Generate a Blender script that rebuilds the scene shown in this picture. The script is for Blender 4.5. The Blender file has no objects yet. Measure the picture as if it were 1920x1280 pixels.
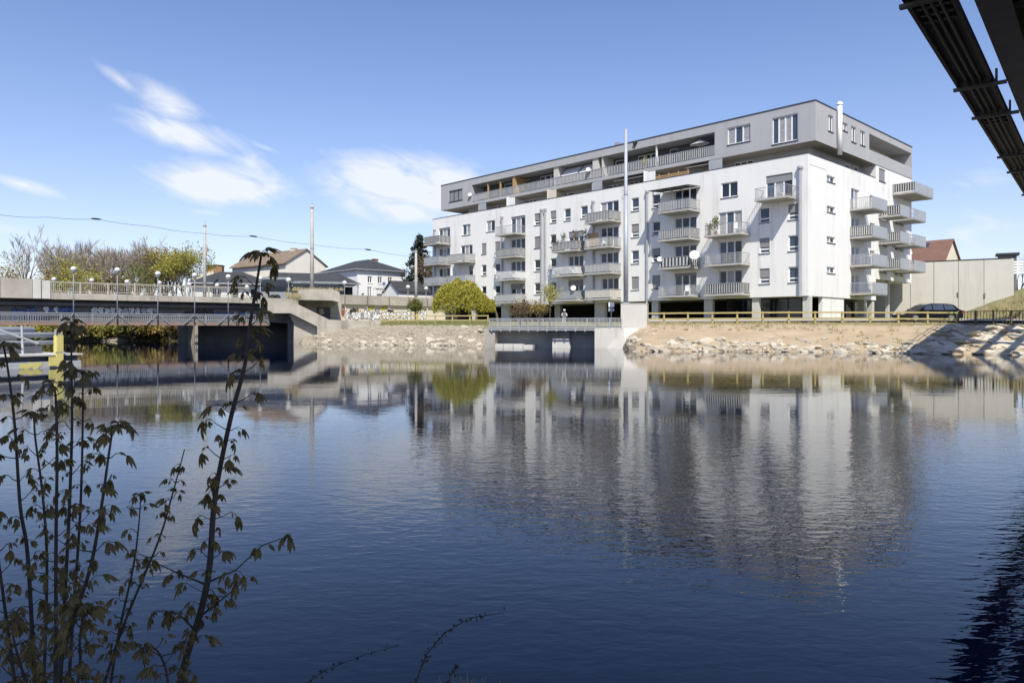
import bpy, bmesh, math, random
import numpy as np
from mathutils import Vector, Matrix, noise as mnoise

random.seed(11)
rng = np.random.default_rng(11)
SC = bpy.context.scene
COL = SC.collection
R = math.radians

# ------------------------------------------------------------------ camera
F, CX, HY, CZ = 1370.0, 960.0, 615.0, 1.65      # focal length in photo pixels, centre, horizon row, eye height above the water
cam_d = bpy.data.cameras.new('camera')
cam_d.lens = 36.0 * F / 1920.0
cam_d.sensor_width = 36.0
cam_d.shift_y = -(640.0 - HY) / 1920.0
cam_d.clip_start = 0.05
cam_d.clip_end = 6000
cam = bpy.data.objects.new('camera', cam_d)
cam.location = (0, 0, CZ)
cam.rotation_euler = (R(90), 0, 0)
COL.objects.link(cam)
SC.camera = cam

# ------------------------------------------------------------------ sun and sky
SUN = Vector((0.169, -1.631, 1.98)).normalized()
sun_d = bpy.data.lights.new('sun', 'SUN')
sun_d.energy = 5.0
sun_d.angle = R(0.53)
sun_d.color = (1.0, 0.95, 0.82)
sun = bpy.data.objects.new('sun', sun_d)
sun.rotation_euler = (-SUN).to_track_quat('-Z', 'Y').to_euler()
sun.location = (0, 0, 60)
COL.objects.link(sun)

W = bpy.data.worlds.new('World')
SC.world = W
W.use_nodes = True
wn, wl = W.node_tree.nodes, W.node_tree.links
wn.clear()


def wnode(t, **kw):
    n = wn.new(t)
    for k, v in kw.items():
        setattr(n, k, v)
    return n


def wm(op, a, b=None, c=None, clamp=False):
    n = wn.new('ShaderNodeMath')
    n.operation = op
    n.use_clamp = clamp
    for i, s in enumerate((a, b, c)):
        if s is None:
            continue
        if isinstance(s, (int, float)):
            n.inputs[i].default_value = s
        else:
            wl.new(s, n.inputs[i])
    return n.outputs[0]


sky = wnode('ShaderNodeTexSky', sky_type='NISHITA', sun_disc=False)
sky.sun_elevation = math.asin(SUN.z)
sky.sun_rotation = math.atan2(SUN.x, SUN.y)
sky.altitude = 350
sky.air_density = 1.0
sky.dust_density = 0.45
sky.ozone_density = 4.0
tc = wnode('ShaderNodeTexCoord')
sep = wnode('ShaderNodeSeparateXYZ')
wl.new(tc.outputs['Generated'], sep.inputs[0])
az = wm('ARCTAN2', sep.outputs[0], sep.outputs[1])
el = wm('ARCSINE', sep.outputs[2])
# thin streaky cloud texture, evaluated on the direction
comb = wnode('ShaderNodeCombineXYZ')
wl.new(wm('ADD', wm('MULTIPLY', az, 1.0), wm('MULTIPLY', el, .6)), comb.inputs[0])
wl.new(wm('ADD', wm('MULTIPLY', el, 2.1), wm('MULTIPLY', az, 0.35)), comb.inputs[1])
n1 = wnode('ShaderNodeTexNoise')
n1.inputs['Scale'].default_value = 15
n1.inputs['Detail'].default_value = 6
n1.inputs['Roughness'].default_value = 0.58
n1.inputs['Distortion'].default_value = 0.6
wl.new(comb.outputs[0], n1.inputs['Vector'])
CLOUDS = [  # px, py, half length, half height, tilt down to the right, weight
    (352, 252, 105, 24, 10, 1.0), (322, 205, 85, 34, 30, .62), (228, 152, 70, 12, 30, .42), (500, 278, 80, 9, 16, .34),
    (425, 346, 120, 34, 2, 1.1), (470, 305, 75, 30, 28, .48), (775, 350, 150, 44, 4, 1.25), (655, 336, 75, 22, 22, .6),
    (735, 392, 120, 26, 8, .8), (40, 345, 110, 16, 12, .55), (30, 432, 150, 22, 8, .5), (382, 398, 38, 8, 2, .5),
    (760, 195, 330, 16, 13, .12), (1850, 340, 140, 55, 10, .34), (1800, 440, 200, 55, 0, .5), (650, 440, 260, 30, 0, .3)]
azel = wnode('ShaderNodeCombineXYZ')
wl.new(az, azel.inputs[0])
wl.new(el, azel.inputs[1])
dens = None
for (px, py, rx, ry, tilt, wgt) in CLOUDS:
    ca = math.atan((px - CX) / F)
    ce = math.atan((HY - py) / F * math.cos(ca))
    sx, sy = rx / F * math.cos(ca) ** 2, ry / F * math.cos(ca)
    mpn = wnode('ShaderNodeMapping', vector_type='TEXTURE')
    mpn.inputs['Location'].default_value = (ca, ce, 0)
    mpn.inputs['Rotation'].default_value = (0, 0, -R(tilt))
    mpn.inputs['Scale'].default_value = (sx * 2.4, sy * 2.5, 1)
    wl.new(azel.outputs[0], mpn.inputs[0])
    gr = wnode('ShaderNodeTexGradient', gradient_type='QUADRATIC_SPHERE')
    wl.new(mpn.outputs[0], gr.inputs[0])
    g = wm('MULTIPLY', gr.outputs[1], wgt * 1.5)
    dens = g if dens is None else wm('MAXIMUM', dens, g)
# sparse faint cirrus over the whole sky
n2 = wnode('ShaderNodeTexNoise')
n2.inputs['Scale'].default_value = 2.2
n2.inputs['Detail'].default_value = 3
wl.new(comb.outputs[0], n2.inputs['Vector'])
veil = wm('MULTIPLY', wm('SUBTRACT', n2.outputs[0], 0.5, clamp=True), 0.55)
tot = wm('MULTIPLY', wm('SUBTRACT', wm('ADD', dens, wm('MULTIPLY', wm('SUBTRACT', n1.outputs[0], 0.5), wm('MULTIPLY', wm('ADD', dens, 0.03), 2.5))), 0.16, clamp=True), 1.15, clamp=True)
low = wm('MULTIPLY', wm('EXPONENT', wm('MULTIPLY', wm('ABSOLUTE', el), -6.5)), 0.66)      # pale air near the horizon, all round
tot = wm('MINIMUM', wm('MAXIMUM', wm('ADD', tot, veil), low), 0.93)
mix = wnode('ShaderNodeMix', data_type='RGBA')
wl.new(tot, mix.inputs[0])
wbal = wnode('ShaderNodeMix', data_type='RGBA', blend_type='MULTIPLY')      # white balance of the sky light
wbal.inputs[0].default_value = 1.0
hsv = wnode('ShaderNodeHueSaturation')
hsv.inputs['Saturation'].default_value = 1.1
wl.new(sky.outputs[0], hsv.inputs['Color'])
wl.new(hsv.outputs[0], wbal.inputs[6])
wbal.inputs[7].default_value = (1.03, .91, .985, 1)
wl.new(wbal.outputs[2], mix.inputs[6])
mix.inputs[7].default_value = (5.3, 5.5, 5.9, 1)
bg = wnode('ShaderNodeBackground')
bg.inputs[1].default_value = 0.15
W.cycles.sampling_method = 'MANUAL'
W.cycles.sample_map_resolution = 256
wl.new(mix.outputs[2], bg.inputs[0])
wo = wnode('ShaderNodeOutputWorld')
wl.new(bg.outputs[0], wo.inputs[0])

SC.view_settings.view_transform = 'Standard'
SC.view_settings.look = 'None'
SC.view_settings.exposure = 0.2
SC.view_settings.gamma = 1.0
SC.view_settings.use_curve_mapping = False
SC.cycles.max_bounces = 5
SC.cycles.diffuse_bounces = 2
SC.cycles.glossy_bounces = 3
SC.cycles.transparent_max_bounces = 8
SC.cycles.use_denoising = True
SC.cycles.caustics_reflective = False
SC.cycles.caustics_refractive = False

# ------------------------------------------------------------------ materials
MATS = {}


def mat(name, c1, c2=None, scale=1.5, rough=0.75, bump=0.0, bscale=None, metal=0.0, streak=0.0, detail=6, spec=0.4, aniso=(1, 1, 1), contrast=1.0, trans=0.0, dirt=None):
    """Principled surface whose colour wanders between two tones, with optional fine relief and vertical weather streaks."""
    if name in MATS:
        return MATS[name]
    m = bpy.data.materials.new(name)
    m.use_nodes = True
    N, L = m.node_tree.nodes, m.node_tree.links
    b = N['Principled BSDF']
    b.inputs['Roughness'].default_value = rough
    b.inputs['Metallic'].default_value = metal
    b.inputs['Specular IOR Level'].default_value = spec
    if c2 is None:
        c2 = tuple(x * 0.82 for x in c1)
    t = N.new('ShaderNodeTexCoord')
    mp = N.new('ShaderNodeMapping')
    mp.inputs['Scale'].default_value = aniso
    L.new(t.outputs['Object'], mp.inputs[0])
    nz = N.new('ShaderNodeTexNoise')
    nz.inputs['Scale'].default_value = scale
    nz.inputs['Detail'].default_value = detail
    nz.inputs['Roughness'].default_value = 0.6
    L.new(mp.outputs[0], nz.inputs['Vector'])
    cr = N.new('ShaderNodeValToRGB')
    cr.color_ramp.elements[0].position = 0.5 - 0.22 / contrast
    cr.color_ramp.elements[1].position = 0.5 + 0.22 / contrast
    cr.color_ramp.elements[0].color = (*c2, 1)
    cr.color_ramp.elements[1].color = (*c1, 1)
    L.new(nz.outputs[0], cr.inputs[0])
    out = cr.outputs[0]
    if streak > 0:
        m2 = N.new('ShaderNodeMapping')
        m2.inputs['Scale'].default_value = (1.0, 1.0, 0.07)
        L.new(t.outputs['Object'], m2.inputs[0])
        n3 = N.new('ShaderNodeTexNoise')
        n3.inputs['Scale'].default_value = 1.3
        n3.inputs['Detail'].default_value = 8
        n3.inputs['Roughness'].default_value = 0.7
        L.new(m2.outputs[0], n3.inputs['Vector'])
        r3 = N.new('ShaderNodeValToRGB')
        r3.color_ramp.elements[0].position = 0.27
        r3.color_ramp.elements[1].position = 0.50
        d = dirt or (0.45, 0.43, 0.4)
        r3.color_ramp.elements[0].color = (*d, 1)
        r3.color_ramp.elements[1].color = (1, 1, 1, 1)
        L.new(n3.outputs[0], r3.inputs[0])
        mx = N.new('ShaderNodeMix')
        mx.data_type = 'RGBA'
        mx.blend_type = 'MULTIPLY'
        lf = N.new('ShaderNodeTexNoise')
        lf.inputs['Scale'].default_value = .16
        lf.inputs['Detail'].default_value = 3
        L.new(t.outputs['Object'], lf.inputs['Vector'])
        lm = N.new('ShaderNodeMapRange')
        lm.inputs['From Min'].default_value = .42
        lm.inputs['From Max'].default_value = .6
        lm.inputs['To Min'].default_value = streak * .15
        lm.inputs['To Max'].default_value = min(1.0, streak * 1.5)
        L.new(lf.outputs[0], lm.inputs[0])
        L.new(lm.outputs[0], mx.inputs[0])
        L.new(out, mx.inputs[6])
        L.new(r3.outputs[0], mx.inputs[7])
        out = mx.outputs[2]
    L.new(out, b.inputs['Base Color'])
    if trans > 0:
        b.inputs['Transmission Weight'].default_value = 0.0
        add = N.new('ShaderNodeMixShader')
        tl = N.new('ShaderNodeBsdfTranslucent')
        L.new(out, tl.inputs[0])
        add.inputs[0].default_value = trans
        L.new(b.outputs[0], add.inputs[1])
        L.new(tl.outputs[0], add.inputs[2])
        L.new(add.outputs[0], N['Material Output'].inputs[0])
    if bump > 0:
        nb = N.new('ShaderNodeTexNoise')
        nb.inputs['Scale'].default_value = bscale or scale * 6
        nb.inputs['Detail'].default_value = 5
        L.new(t.outputs['Object'], nb.inputs['Vector'])
        bp = N.new('ShaderNodeBump')
        bp.inputs['Strength'].default_value = bump
        bp.inputs['Distance'].default_value = 0.05
        L.new(nb.outputs[0], bp.inputs['Height'])
        L.new(bp.outputs[0], b.inputs['Normal'])
    MATS[name] = m
    return m


def gloss(name, c, rough=0.06, ior=1.5, c2=None, scale=0.6, metal=0.0):
    m = mat(name, c, c2 or tuple(x * 0.7 for x in c), scale=scale, rough=rough, spec=0.5, metal=metal)
    m.node_tree.nodes['Principled BSDF'].inputs['IOR'].default_value = ior
    return m


WHITE = mat('white_plaster', (.82, .805, .785), (.74, .73, .715), scale=.22, rough=.9, streak=.42, bump=.1, bscale=14, contrast=.75, detail=9)
GREYP = mat('grey_plaster', (.42, .42, .435), (.38, .38, .395), scale=.4, rough=.9, streak=.25, bump=.08, bscale=14)
DGREY = mat('dark_grey_plaster', (.10, .105, .12), (.075, .08, .09), scale=.8, rough=.85)
SOFF = mat('soffit_render', (.42, .38, .33), (.34, .31, .27), scale=.8, rough=.9)
CONC = mat('concrete', (.47, .435, .375), (.30, .275, .235), scale=.7, rough=.9, streak=.75, bump=.25, bscale=9, dirt=(.42, .39, .34))
CONCL = mat('pale_concrete', (.60, .58, .54), (.50, .485, .45), scale=.6, rough=.9, streak=.28, bump=.15, bscale=9)
CONCW = mat('panel_concrete', (.60, .575, .525), (.535, .515, .475), scale=.35, rough=.9, streak=.35, bump=.12, bscale=6)
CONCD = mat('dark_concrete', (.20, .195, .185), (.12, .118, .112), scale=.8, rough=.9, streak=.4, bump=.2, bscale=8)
SLAB = mat('slab_concrete', (.48, .46, .43), (.36, .345, .32), scale=1.6, rough=.9, bump=.1, bscale=12)
PVC = mat('white_frame', (.83, .83, .82), (.78, .78, .77), rough=.6)
ZINC = mat('zinc_rail', (.44, .45, .47), (.35, .36, .38), scale=3, rough=.45, metal=.35)
ZINCP = mat('zinc_panel', (.43, .445, .475), (.36, .375, .40), scale=.9, rough=.5, metal=.2, streak=.15)
SLAT = mat('light_slat', (.56, .56, .55), (.45, .45, .45), scale=3, rough=.55)
SLATD = mat('dark_cloth_and_shade', (.055, .058, .066), (.04, .042, .05), scale=2, rough=.8)  # dark cloth; also painted shade behind some balcony slats
GAPSHADE = mat('painted_gap_shade', (.13, .135, .15), (.09, .095, .105), scale=2, rough=.9)  # dark tone standing in for the shaded balcony behind the slats
CLOTHG = mat('grey_cloth', (.28, .285, .30), (.22, .225, .24), scale=2, rough=.9)
CLOTHC = mat('cream_cloth', (.62, .56, .46), (.52, .47, .38), scale=2, rough=.9)
CLOTHW = mat('white_cloth', (.72, .72, .73), (.62, .62, .64), scale=2, rough=.9)
FLASH = mat('dark_flashing', (.06, .065, .075), (.045, .05, .055), rough=.5, metal=.3)
DUCT = mat('duct_metal', (.46, .47, .49), (.38, .39, .41), scale=1.2, rough=.4, metal=.4)
STEELP = mat('mast_steel', (.42, .44, .47), (.34, .36, .39), scale=.7, rough=.55, metal=.25)
GLASS = gloss('window_glass', (.022, .03, .045))
GLASS2 = gloss('window_glass_blue', (.06, .085, .13))
CURT = gloss('curtained_glass', (.42, .42, .42), rough=.15, c2=(.22, .22, .235), scale=5)
SHUT = mat('grey_blind', (.27, .27, .28), (.23, .23, .24), aniso=(.2, .2, 14), scale=3, rough=.7)
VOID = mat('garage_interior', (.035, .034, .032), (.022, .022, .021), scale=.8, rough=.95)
WOODY = mat('weathered_yellow_timber', (.47, .39, .17), (.36, .29, .12), scale=3, rough=.85, aniso=(1, 1, 1))
WOODT = mat('terrace_timber', (.50, .33, .16), (.36, .22, .10), scale=4, rough=.8)
ASPH = mat('asphalt', (.065, .065, .066), (.045, .045, .046), scale=2, rough=.95, bump=.2, bscale=30)
EARTH = mat('sandy_earth', (.47, .37, .25), (.34, .26, .17), scale=.6, rough=.97, bump=.6, bscale=5, detail=9)
GRAVELG = mat('grey_gravel', (.44, .41, .36), (.28, .255, .215), scale=2.4, rough=.97, bump=.9, bscale=6, detail=10)
GRASSG = mat('rough_ground', (.26, .24, .13), (.15, .16, .065), scale=.8, rough=.97, bump=.5, bscale=6, detail=9)
ROCKA = mat('pale_rock', (.60, .54, .445), (.45, .395, .315), scale=2.2, rough=.92, bump=.5, bscale=5)
ROCKB = mat('grey_rock', (.46, .41, .33), (.32, .285, .225), scale=2.2, rough=.92, bump=.5, bscale=5)
BARK = mat('bark', (.16, .13, .10), (.09, .075, .06), scale=6, rough=.95)
TWIG = mat('bare_twigs', (.27, .225, .18), (.19, .155, .125), scale=3, rough=.95)
LEAFY = mat('yellow_green_leaves', (.50, .46, .085), (.36, .34, .05), scale=2.5, rough=.6, trans=.35)
LEAFS = mat('spring_leaves', (.42, .38, .08), (.26, .25, .05), scale=1.5, rough=.6, trans=.3)
LEAFO = mat('olive_leaves', (.43, .32, .10), (.27, .21, .065), scale=1.5, rough=.6, trans=.3)
LEAFD = mat('dark_needles', (.045, .058, .035), (.025, .034, .02), scale=2, rough=.7)
LEAFB = mat('brown_shrub_leaves', (.20, .13, .07), (.11, .085, .04), scale=2, rough=.7, trans=.2)
LEAFG = mat('green_bush_leaves', (.22, .225, .06), (.11, .125, .03), scale=2, rough=.6, trans=.3)
DRYG = mat('dry_grass', (.47, .40, .24), (.33, .28, .15), scale=3, rough=.9, trans=.2)
GRN = mat('fresh_grass', (.24, .24, .09), (.16, .17, .06), scale=3, rough=.9, trans=.2)
YEL = mat('yellow_paint', (.72, .64, .22), (.64, .56, .18), scale=3, rough=.6)
STEELD = mat('dark_bridge_steel', (.055, .046, .042), (.018, .019, .022), scale=3.5, rough=.6, metal=.1)
STEELG = mat('grey_bridge_steel', (.14, .14, .15), (.10, .10, .11), scale=1.5, rough=.6, metal=.1)
RAILB = mat('blue_grey_rail', (.27, .285, .31), (.20, .215, .235), scale=3, rough=.55)
RAILT = mat('beige_rail', (.46, .42, .34), (.36, .33, .27), scale=3, rough=.7)
TILEB = mat('brown_roof_tiles', (.25, .19, .135), (.165, .12, .085), scale=1.2, rough=.9, bump=.3, bscale=3)
TILER = mat('red_brown_tiles', (.215, .12, .095), (.165, .09, .07), scale=1.2, rough=.9, bump=.3, bscale=3)
SLATE = mat('dark_slate', (.055, .057, .062), (.035, .037, .042), scale=1.3, rough=.75, bump=.2, bscale=4)
CREAM = mat('cream_render', (.70, .63, .52), (.62, .56, .46), scale=.6, rough=.9)
BRICK = mat('brick', (.36, .20, .11), (.26, .14, .08), scale=3, rough=.9)
GLOBE = mat('opal_globe', (.66, .65, .63), (.6, .59, .57), rough=.25)
BLACKP = gloss('black_car_paint', (.009, .010, .014), rough=.12)
RUBBER = mat('rubber', (.02, .02, .02), rough=.9)
ALLOY = mat('alloy', (.5, .5, .52), rough=.35, metal=.7)
RED = gloss('tail_lamp_red', (.35, .02, .02), rough=.2)
GBLACK = mat('paint_black', (.03, .03, .033), rough=.8)
GWHITE = mat('paint_white', (.82, .82, .81), (.7, .7, .7), scale=2, rough=.8)
GBLUE = mat('paint_blue', (.10, .16, .36), (.07, .12, .28), scale=2, rough=.8)
GYELL = mat('paint_yellow', (.75, .63, .08), rough=.8)
GRED = mat('paint_red', (.45, .13, .10), rough=.8)
DLEAF = mat('young_maple_leaf', (.27, .185, .065), (.14, .11, .04), scale=30, rough=.55, trans=.25)
DSTEM = mat('sapling_bark', (.085, .07, .055), (.05, .042, .035), scale=25, rough=.85)


# ------------------------------------------------------------------ mesh helpers
class MB:
    def __init__(self):
        self.v, self.f = [], []

    def add(self, vs, fs):
        o = len(self.v)
        self.v.extend(tuple(p) for p in vs)
        self.f.extend(tuple(i + o for i in q) for q in fs)
        return self

    def box(self, x0, x1, y0, y1, z0, z1):
        vs = [(x, y, z) for z in (z0, z1) for y in (y0, y1) for x in (x0, x1)]
        return self.add(vs, [(0, 2, 3, 1), (4, 5, 7, 6), (0, 1, 5, 4), (2, 6, 7, 3), (0, 4, 6, 2), (1, 3, 7, 5)])

    def mbox(self, M, a0, a1, b0, b1, d0, d1):
        vs = [M(a, b, d) for d in (d0, d1) for b in (b0, b1) for a in (a0, a1)]
        return self.add(vs, [(0, 2, 3, 1), (4, 5, 7, 6), (0, 1, 5, 4), (2, 6, 7, 3), (0, 4, 6, 2), (1, 3, 7, 5)])

    def bar(self, p, q, w, h=None, up=(0, 0, 1)):
        h = w if h is None else h
        p, q = Vector(p), Vector(q)
        d = (q - p)
        if d.length < 1e-6:
            return self
        d.normalize()
        u = Vector(up)
        if abs(d.dot(u)) > .98:
            u = Vector((0, 1, 0))
        s = d.cross(u).normalized()
        t = s.cross(d).normalized()
        vs = []
        for c in (p, q):
            for a, b in ((-1, -1), (1, -1), (1, 1), (-1, 1)):
                vs.append(c + s * (a * w / 2) + t * (b * h / 2))
        return self.add(vs, [(0, 3, 2, 1), (4, 5, 6, 7), (0, 1, 5, 4), (1, 2, 6, 5), (2, 3, 7, 6), (3, 0, 4, 7)])

    def tube(self, pts, rad, n=8, cap=True):
        pts = [Vector(p) for p in pts]
        if not isinstance(rad, (list, tuple)):
            rad = [rad] * len(pts)
        vs, fs = [], []
        pu = None
        for i, p in enumerate(pts):
            d = (pts[min(i + 1, len(pts) - 1)] - pts[max(i - 1, 0)])
            d = d.normalized() if d.length > 1e-9 else Vector((0, 0, 1))
            u = pu if pu is not None else (Vector((1, 0, 0)) if abs(d.x) < .9 else Vector((0, 1, 0)))
            s = d.cross(u)
            if s.length < 1e-5:
                s = d.cross(Vector((0, 1, .2)))
            s.normalize()
            t = s.cross(d).normalized()
            pu = t
            for k in range(n):
                a = 2 * math.pi * k / n
                vs.append(p + s * (math.cos(a) * rad[i]) + t * (math.sin(a) * rad[i]))
        for i in range(len(pts) - 1):
            for k in range(n):
                k2 = (k + 1) % n
                fs.append((i * n + k, i * n + k2, (i + 1) * n + k2, (i + 1) * n + k))
        if cap:
            fs.append(tuple(range(n - 1, -1, -1)))
            fs.append(tuple((len(pts) - 1) * n + k for k in range(n)))
        return self.add(vs, fs)

    def prism(self, front, back):
        n = len(front)
        fs = [tuple(range(n)), tuple(range(2 * n - 1, n - 1, -1))]
        for i in range(n):
            j = (i + 1) % n
            fs.append((i, i + n, j + n, j))
        return self.add(list(front) + list(back), fs)

    def lathe(self, c, prof, n=12):
        c = Vector(c)
        vs, fs = [], []
        for (r, z) in prof:
            for k in range(n):
                a = 2 * math.pi * k / n
                vs.append(c + Vector((r * math.cos(a), r * math.sin(a), z)))
        for i in range(len(prof) - 1):
            for k in range(n):
                k2 = (k + 1) % n
                fs.append((i * n + k, i * n + k2, (i + 1) * n + k2, (i + 1) * n + k))
        return self.add(vs, fs)

    def build(self, name, m, parent=None, world=False, smooth=False, **props):
        me = bpy.data.meshes.new(name)
        vs = self.v
        if world and parent is not None:
            root = parent
            while root.parent is not None:
                root = root.parent
            inv = (Matrix.Translation(root.location) @ Matrix.Rotation(root.rotation_euler[2], 4, 'Z')).inverted()
            vs = [tuple(inv @ Vector(p)) for p in vs]
        me.from_pydata(vs, [], self.f)
        if smooth:
            me.polygons.foreach_set('use_smooth', [True] * len(me.polygons))
        me.materials.append(m)
        me.update()
        o = bpy.data.objects.new(name, me)
        COL.objects.link(o)
        if parent is not None:
            o.parent = parent
        for k, v in props.items():
            o[k] = v
        return o


def np_mesh(name, verts, faces, m, parent=None, smooth=False, **props):
    me = bpy.data.meshes.new(name)
    nv, nf, k = len(verts), len(faces), faces.shape[1]
    me.vertices.add(nv)
    me.vertices.foreach_set('co', np.asarray(verts, dtype=np.float32).ravel())
    me.loops.add(nf * k)
    me.loops.foreach_set('vertex_index', faces.astype(np.int32).ravel())
    me.polygons.add(nf)
    me.polygons.foreach_set('loop_start', np.arange(0, nf * k, k, dtype=np.int32))
    if smooth:
        me.polygons.foreach_set('use_smooth', np.ones(nf, dtype=bool))
    me.materials.append(m)
    me.update(calc_edges=True)
    o = bpy.data.objects.new(name, me)
    COL.objects.link(o)
    if parent is not None:
        o.parent = parent
    for kk, v in props.items():
        o[kk] = v
    return o


def thing(name, label, cat, loc=(0, 0, 0), rotz=0.0, group=None, kind=None):
    o = bpy.data.objects.new(name, None)
    COL.objects.link(o)
    o.empty_display_size = .2
    o.location = loc
    o.rotation_euler = (0, 0, rotz)
    o['label'] = label
    o['category'] = cat
    if group:
        o['group'] = group
    if kind:
        o['kind'] = kind
    return o


def tag(o, label, cat, group=None):
    o['label'] = label
    o['category'] = cat
    if group:
        o['group'] = group
    return o


def put(mesh_obj, name, parent, loc, rot=(0, 0, 0), scale=(1, 1, 1)):
    """another object that shares mesh_obj's mesh"""
    o = bpy.data.objects.new(name, mesh_obj if isinstance(mesh_obj, bpy.types.Mesh) else mesh_obj.data)
    COL.objects.link(o)
    o.parent = parent
    o.location = loc
    o.rotation_euler = rot
    o.scale = scale
    return o


def copy_tree(src, **kw):
    r = src.copy()
    COL.objects.link(r)
    for ch in src.children:
        c = ch.copy()
        COL.objects.link(c)
        c.parent = r
        for g in ch.children:
            d = g.copy()
            COL.objects.link(d)
            d.parent = c
    for k, v in kw.items():
        r[k] = v
    return r


def at(px, py, Y):
    return Vector(((px - CX) / F * Y, Y, CZ + (HY - py) / F * Y))


class PF:
    """A vertical plane through P0 running along e; turns photo rows and columns into metres on it."""

    def __init__(self, P0, e):
        l = math.hypot(*e)
        self.p, self.e = P0, (e[0] / l, e[1] / l)
        self.n = (-self.e[1], self.e[0])        # away from the camera when e runs to the right
        self.ang = math.atan2(self.e[1], self.e[0])

    def s(self, px, d=0.0):
        k = (px - CX) / F
        x0, y0 = self.p[0] + self.n[0] * d, self.p[1] + self.n[1] * d
        return (k * y0 - x0) / (self.e[0] - k * self.e[1])

    def w(self, s, d, z):
        return Vector((self.p[0] + self.e[0] * s + self.n[0] * d, self.p[1] + self.e[1] * s + self.n[1] * d, z))

    def z(self, px, py, d=0.0):
        s = self.s(px, d)
        Y = self.p[1] + self.e[1] * s + self.n[1] * d
        return CZ + (HY - py) / F * Y

    def sz(self, px, py, d=0.0):
        return self.s(px, d), self.z(px, py, d)


def wall_holes(mb, M, a0, a1, b0, b1, holes, depth=.2):
    """A wall face with rectangular openings and their reveals. M(a, b, d): along, up, outward."""
    A = sorted({a0, a1, *[min(max(h[i], a0), a1) for h in holes for i in (0, 1)]})
    B = sorted({b0, b1, *[min(max(h[i], b0), b1) for h in holes for i in (2, 3)]})
    for i in range(len(A) - 1):
        for j in range(len(B) - 1):
            ca, cb = (A[i] + A[i + 1]) / 2, (B[j] + B[j + 1]) / 2
            if any(h[0] < ca < h[1] and h[2] < cb < h[3] for h in holes):
                continue
            mb.add([M(A[i], B[j], 0), M(A[i + 1], B[j], 0), M(A[i + 1], B[j + 1], 0), M(A[i], B[j + 1], 0)], [(0, 1, 2, 3)])
    for h in holes:
        d = h[4] if len(h) > 4 else depth
        p = [(h[0], h[2]), (h[1], h[2]), (h[1], h[3]), (h[0], h[3])]
        for i in range(4):
            q, r = p[i], p[(i + 1) % 4]
            mb.add([M(*q, 0), M(*r, 0), M(*r, -d), M(*q, -d)], [(0, 1, 2, 3)])


def window(parent, M, a0, a1, b0, b1, n=1, low=0.0, glass=None, sill=True, rec=.13, fr=.095, fm=None, blind=0.0, name='window'):
    """frame mesh (a part) with pane, sill and blind sub-parts; low = height of a fixed lower light"""
    fm = fm or PVC
    g = glass or GLASS
    mb = MB()
    d0, d1 = -rec - .06, -rec + .015
    mb.mbox(M, a0, a1, b0, b0 + fr, d0, d1)
    mb.mbox(M, a0, a1, b1 - fr, b1, d0, d1)
    mb.mbox(M, a0, a0 + fr, b0 + fr, b1 - fr, d0, d1)
    mb.mbox(M, a1 - fr, a1, b0 + fr, b1 - fr, d0, d1)
    w = (a1 - a0) / n
    for i in range(1, n):
        mb.mbox(M, a0 + i * w - fr * .8, a0 + i * w + fr * .8, b0 + fr, b1 - fr, d0, d1)
    if low:
        mb.mbox(M, a0 + fr, a1 - fr, b0 + low - fr * .7, b0 + low + fr * .7, d0, d1 - .004)
    o = mb.build(name, fm, parent)
    for i in range(n):
        gi = g[i % len(g)] if isinstance(g, (list, tuple)) else g
        x0, x1 = a0 + i * w + fr * .5, a0 + (i + 1) * w - fr * .5
        MB().mbox(M, x0, x1, b0 + fr * .5, b1 - fr * .5, d0 + .01, d0 + .035).build('pane', gi, o)
    if sill:
        MB().mbox(M, a0 - .06, a1 + .06, b0 - .07, b0 - .005, -.14, .07).build('sill', FLASH if sill == 2 else PVC, o)
    if blind:
        MB().mbox(M, a0 + .02, a1 - .02, b1 - (b1 - b0) * blind, b1 - .01, -rec + .02, -rec + .05).build('roller_blind', SHUT, o)
    return o


def rail_run(bars, rails, pts, z0, h, spacing=.2, w=.1, t=.012, gap=.1):
    """upright slats along a run of plan points plus a top and bottom rail"""
    for (p, q) in zip(pts[:-1], pts[1:]):
        p, q = Vector((p[0], p[1], 0)), Vector((q[0], q[1], 0))
        L = (q - p).length
        if L < .05:
            continue
        e = (q - p) / L
        n = max(1, int(round(L / spacing)))
        for i in range(n):
            c = p + e * ((i + .5) * L / n)
            bars.bar((c.x, c.y, z0 + gap), (c.x, c.y, z0 + h), w if abs(e.x) > abs(e.y) else t, t if abs(e.x) > abs(e.y) else w, up=(0, 1, 0))
        rails.bar((p.x, p.y, z0 + h), (q.x, q.y, z0 + h), .05, .05)
        rails.bar((p.x, p.y, z0 + gap), (q.x, q.y, z0 + gap), .035, .035)


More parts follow.
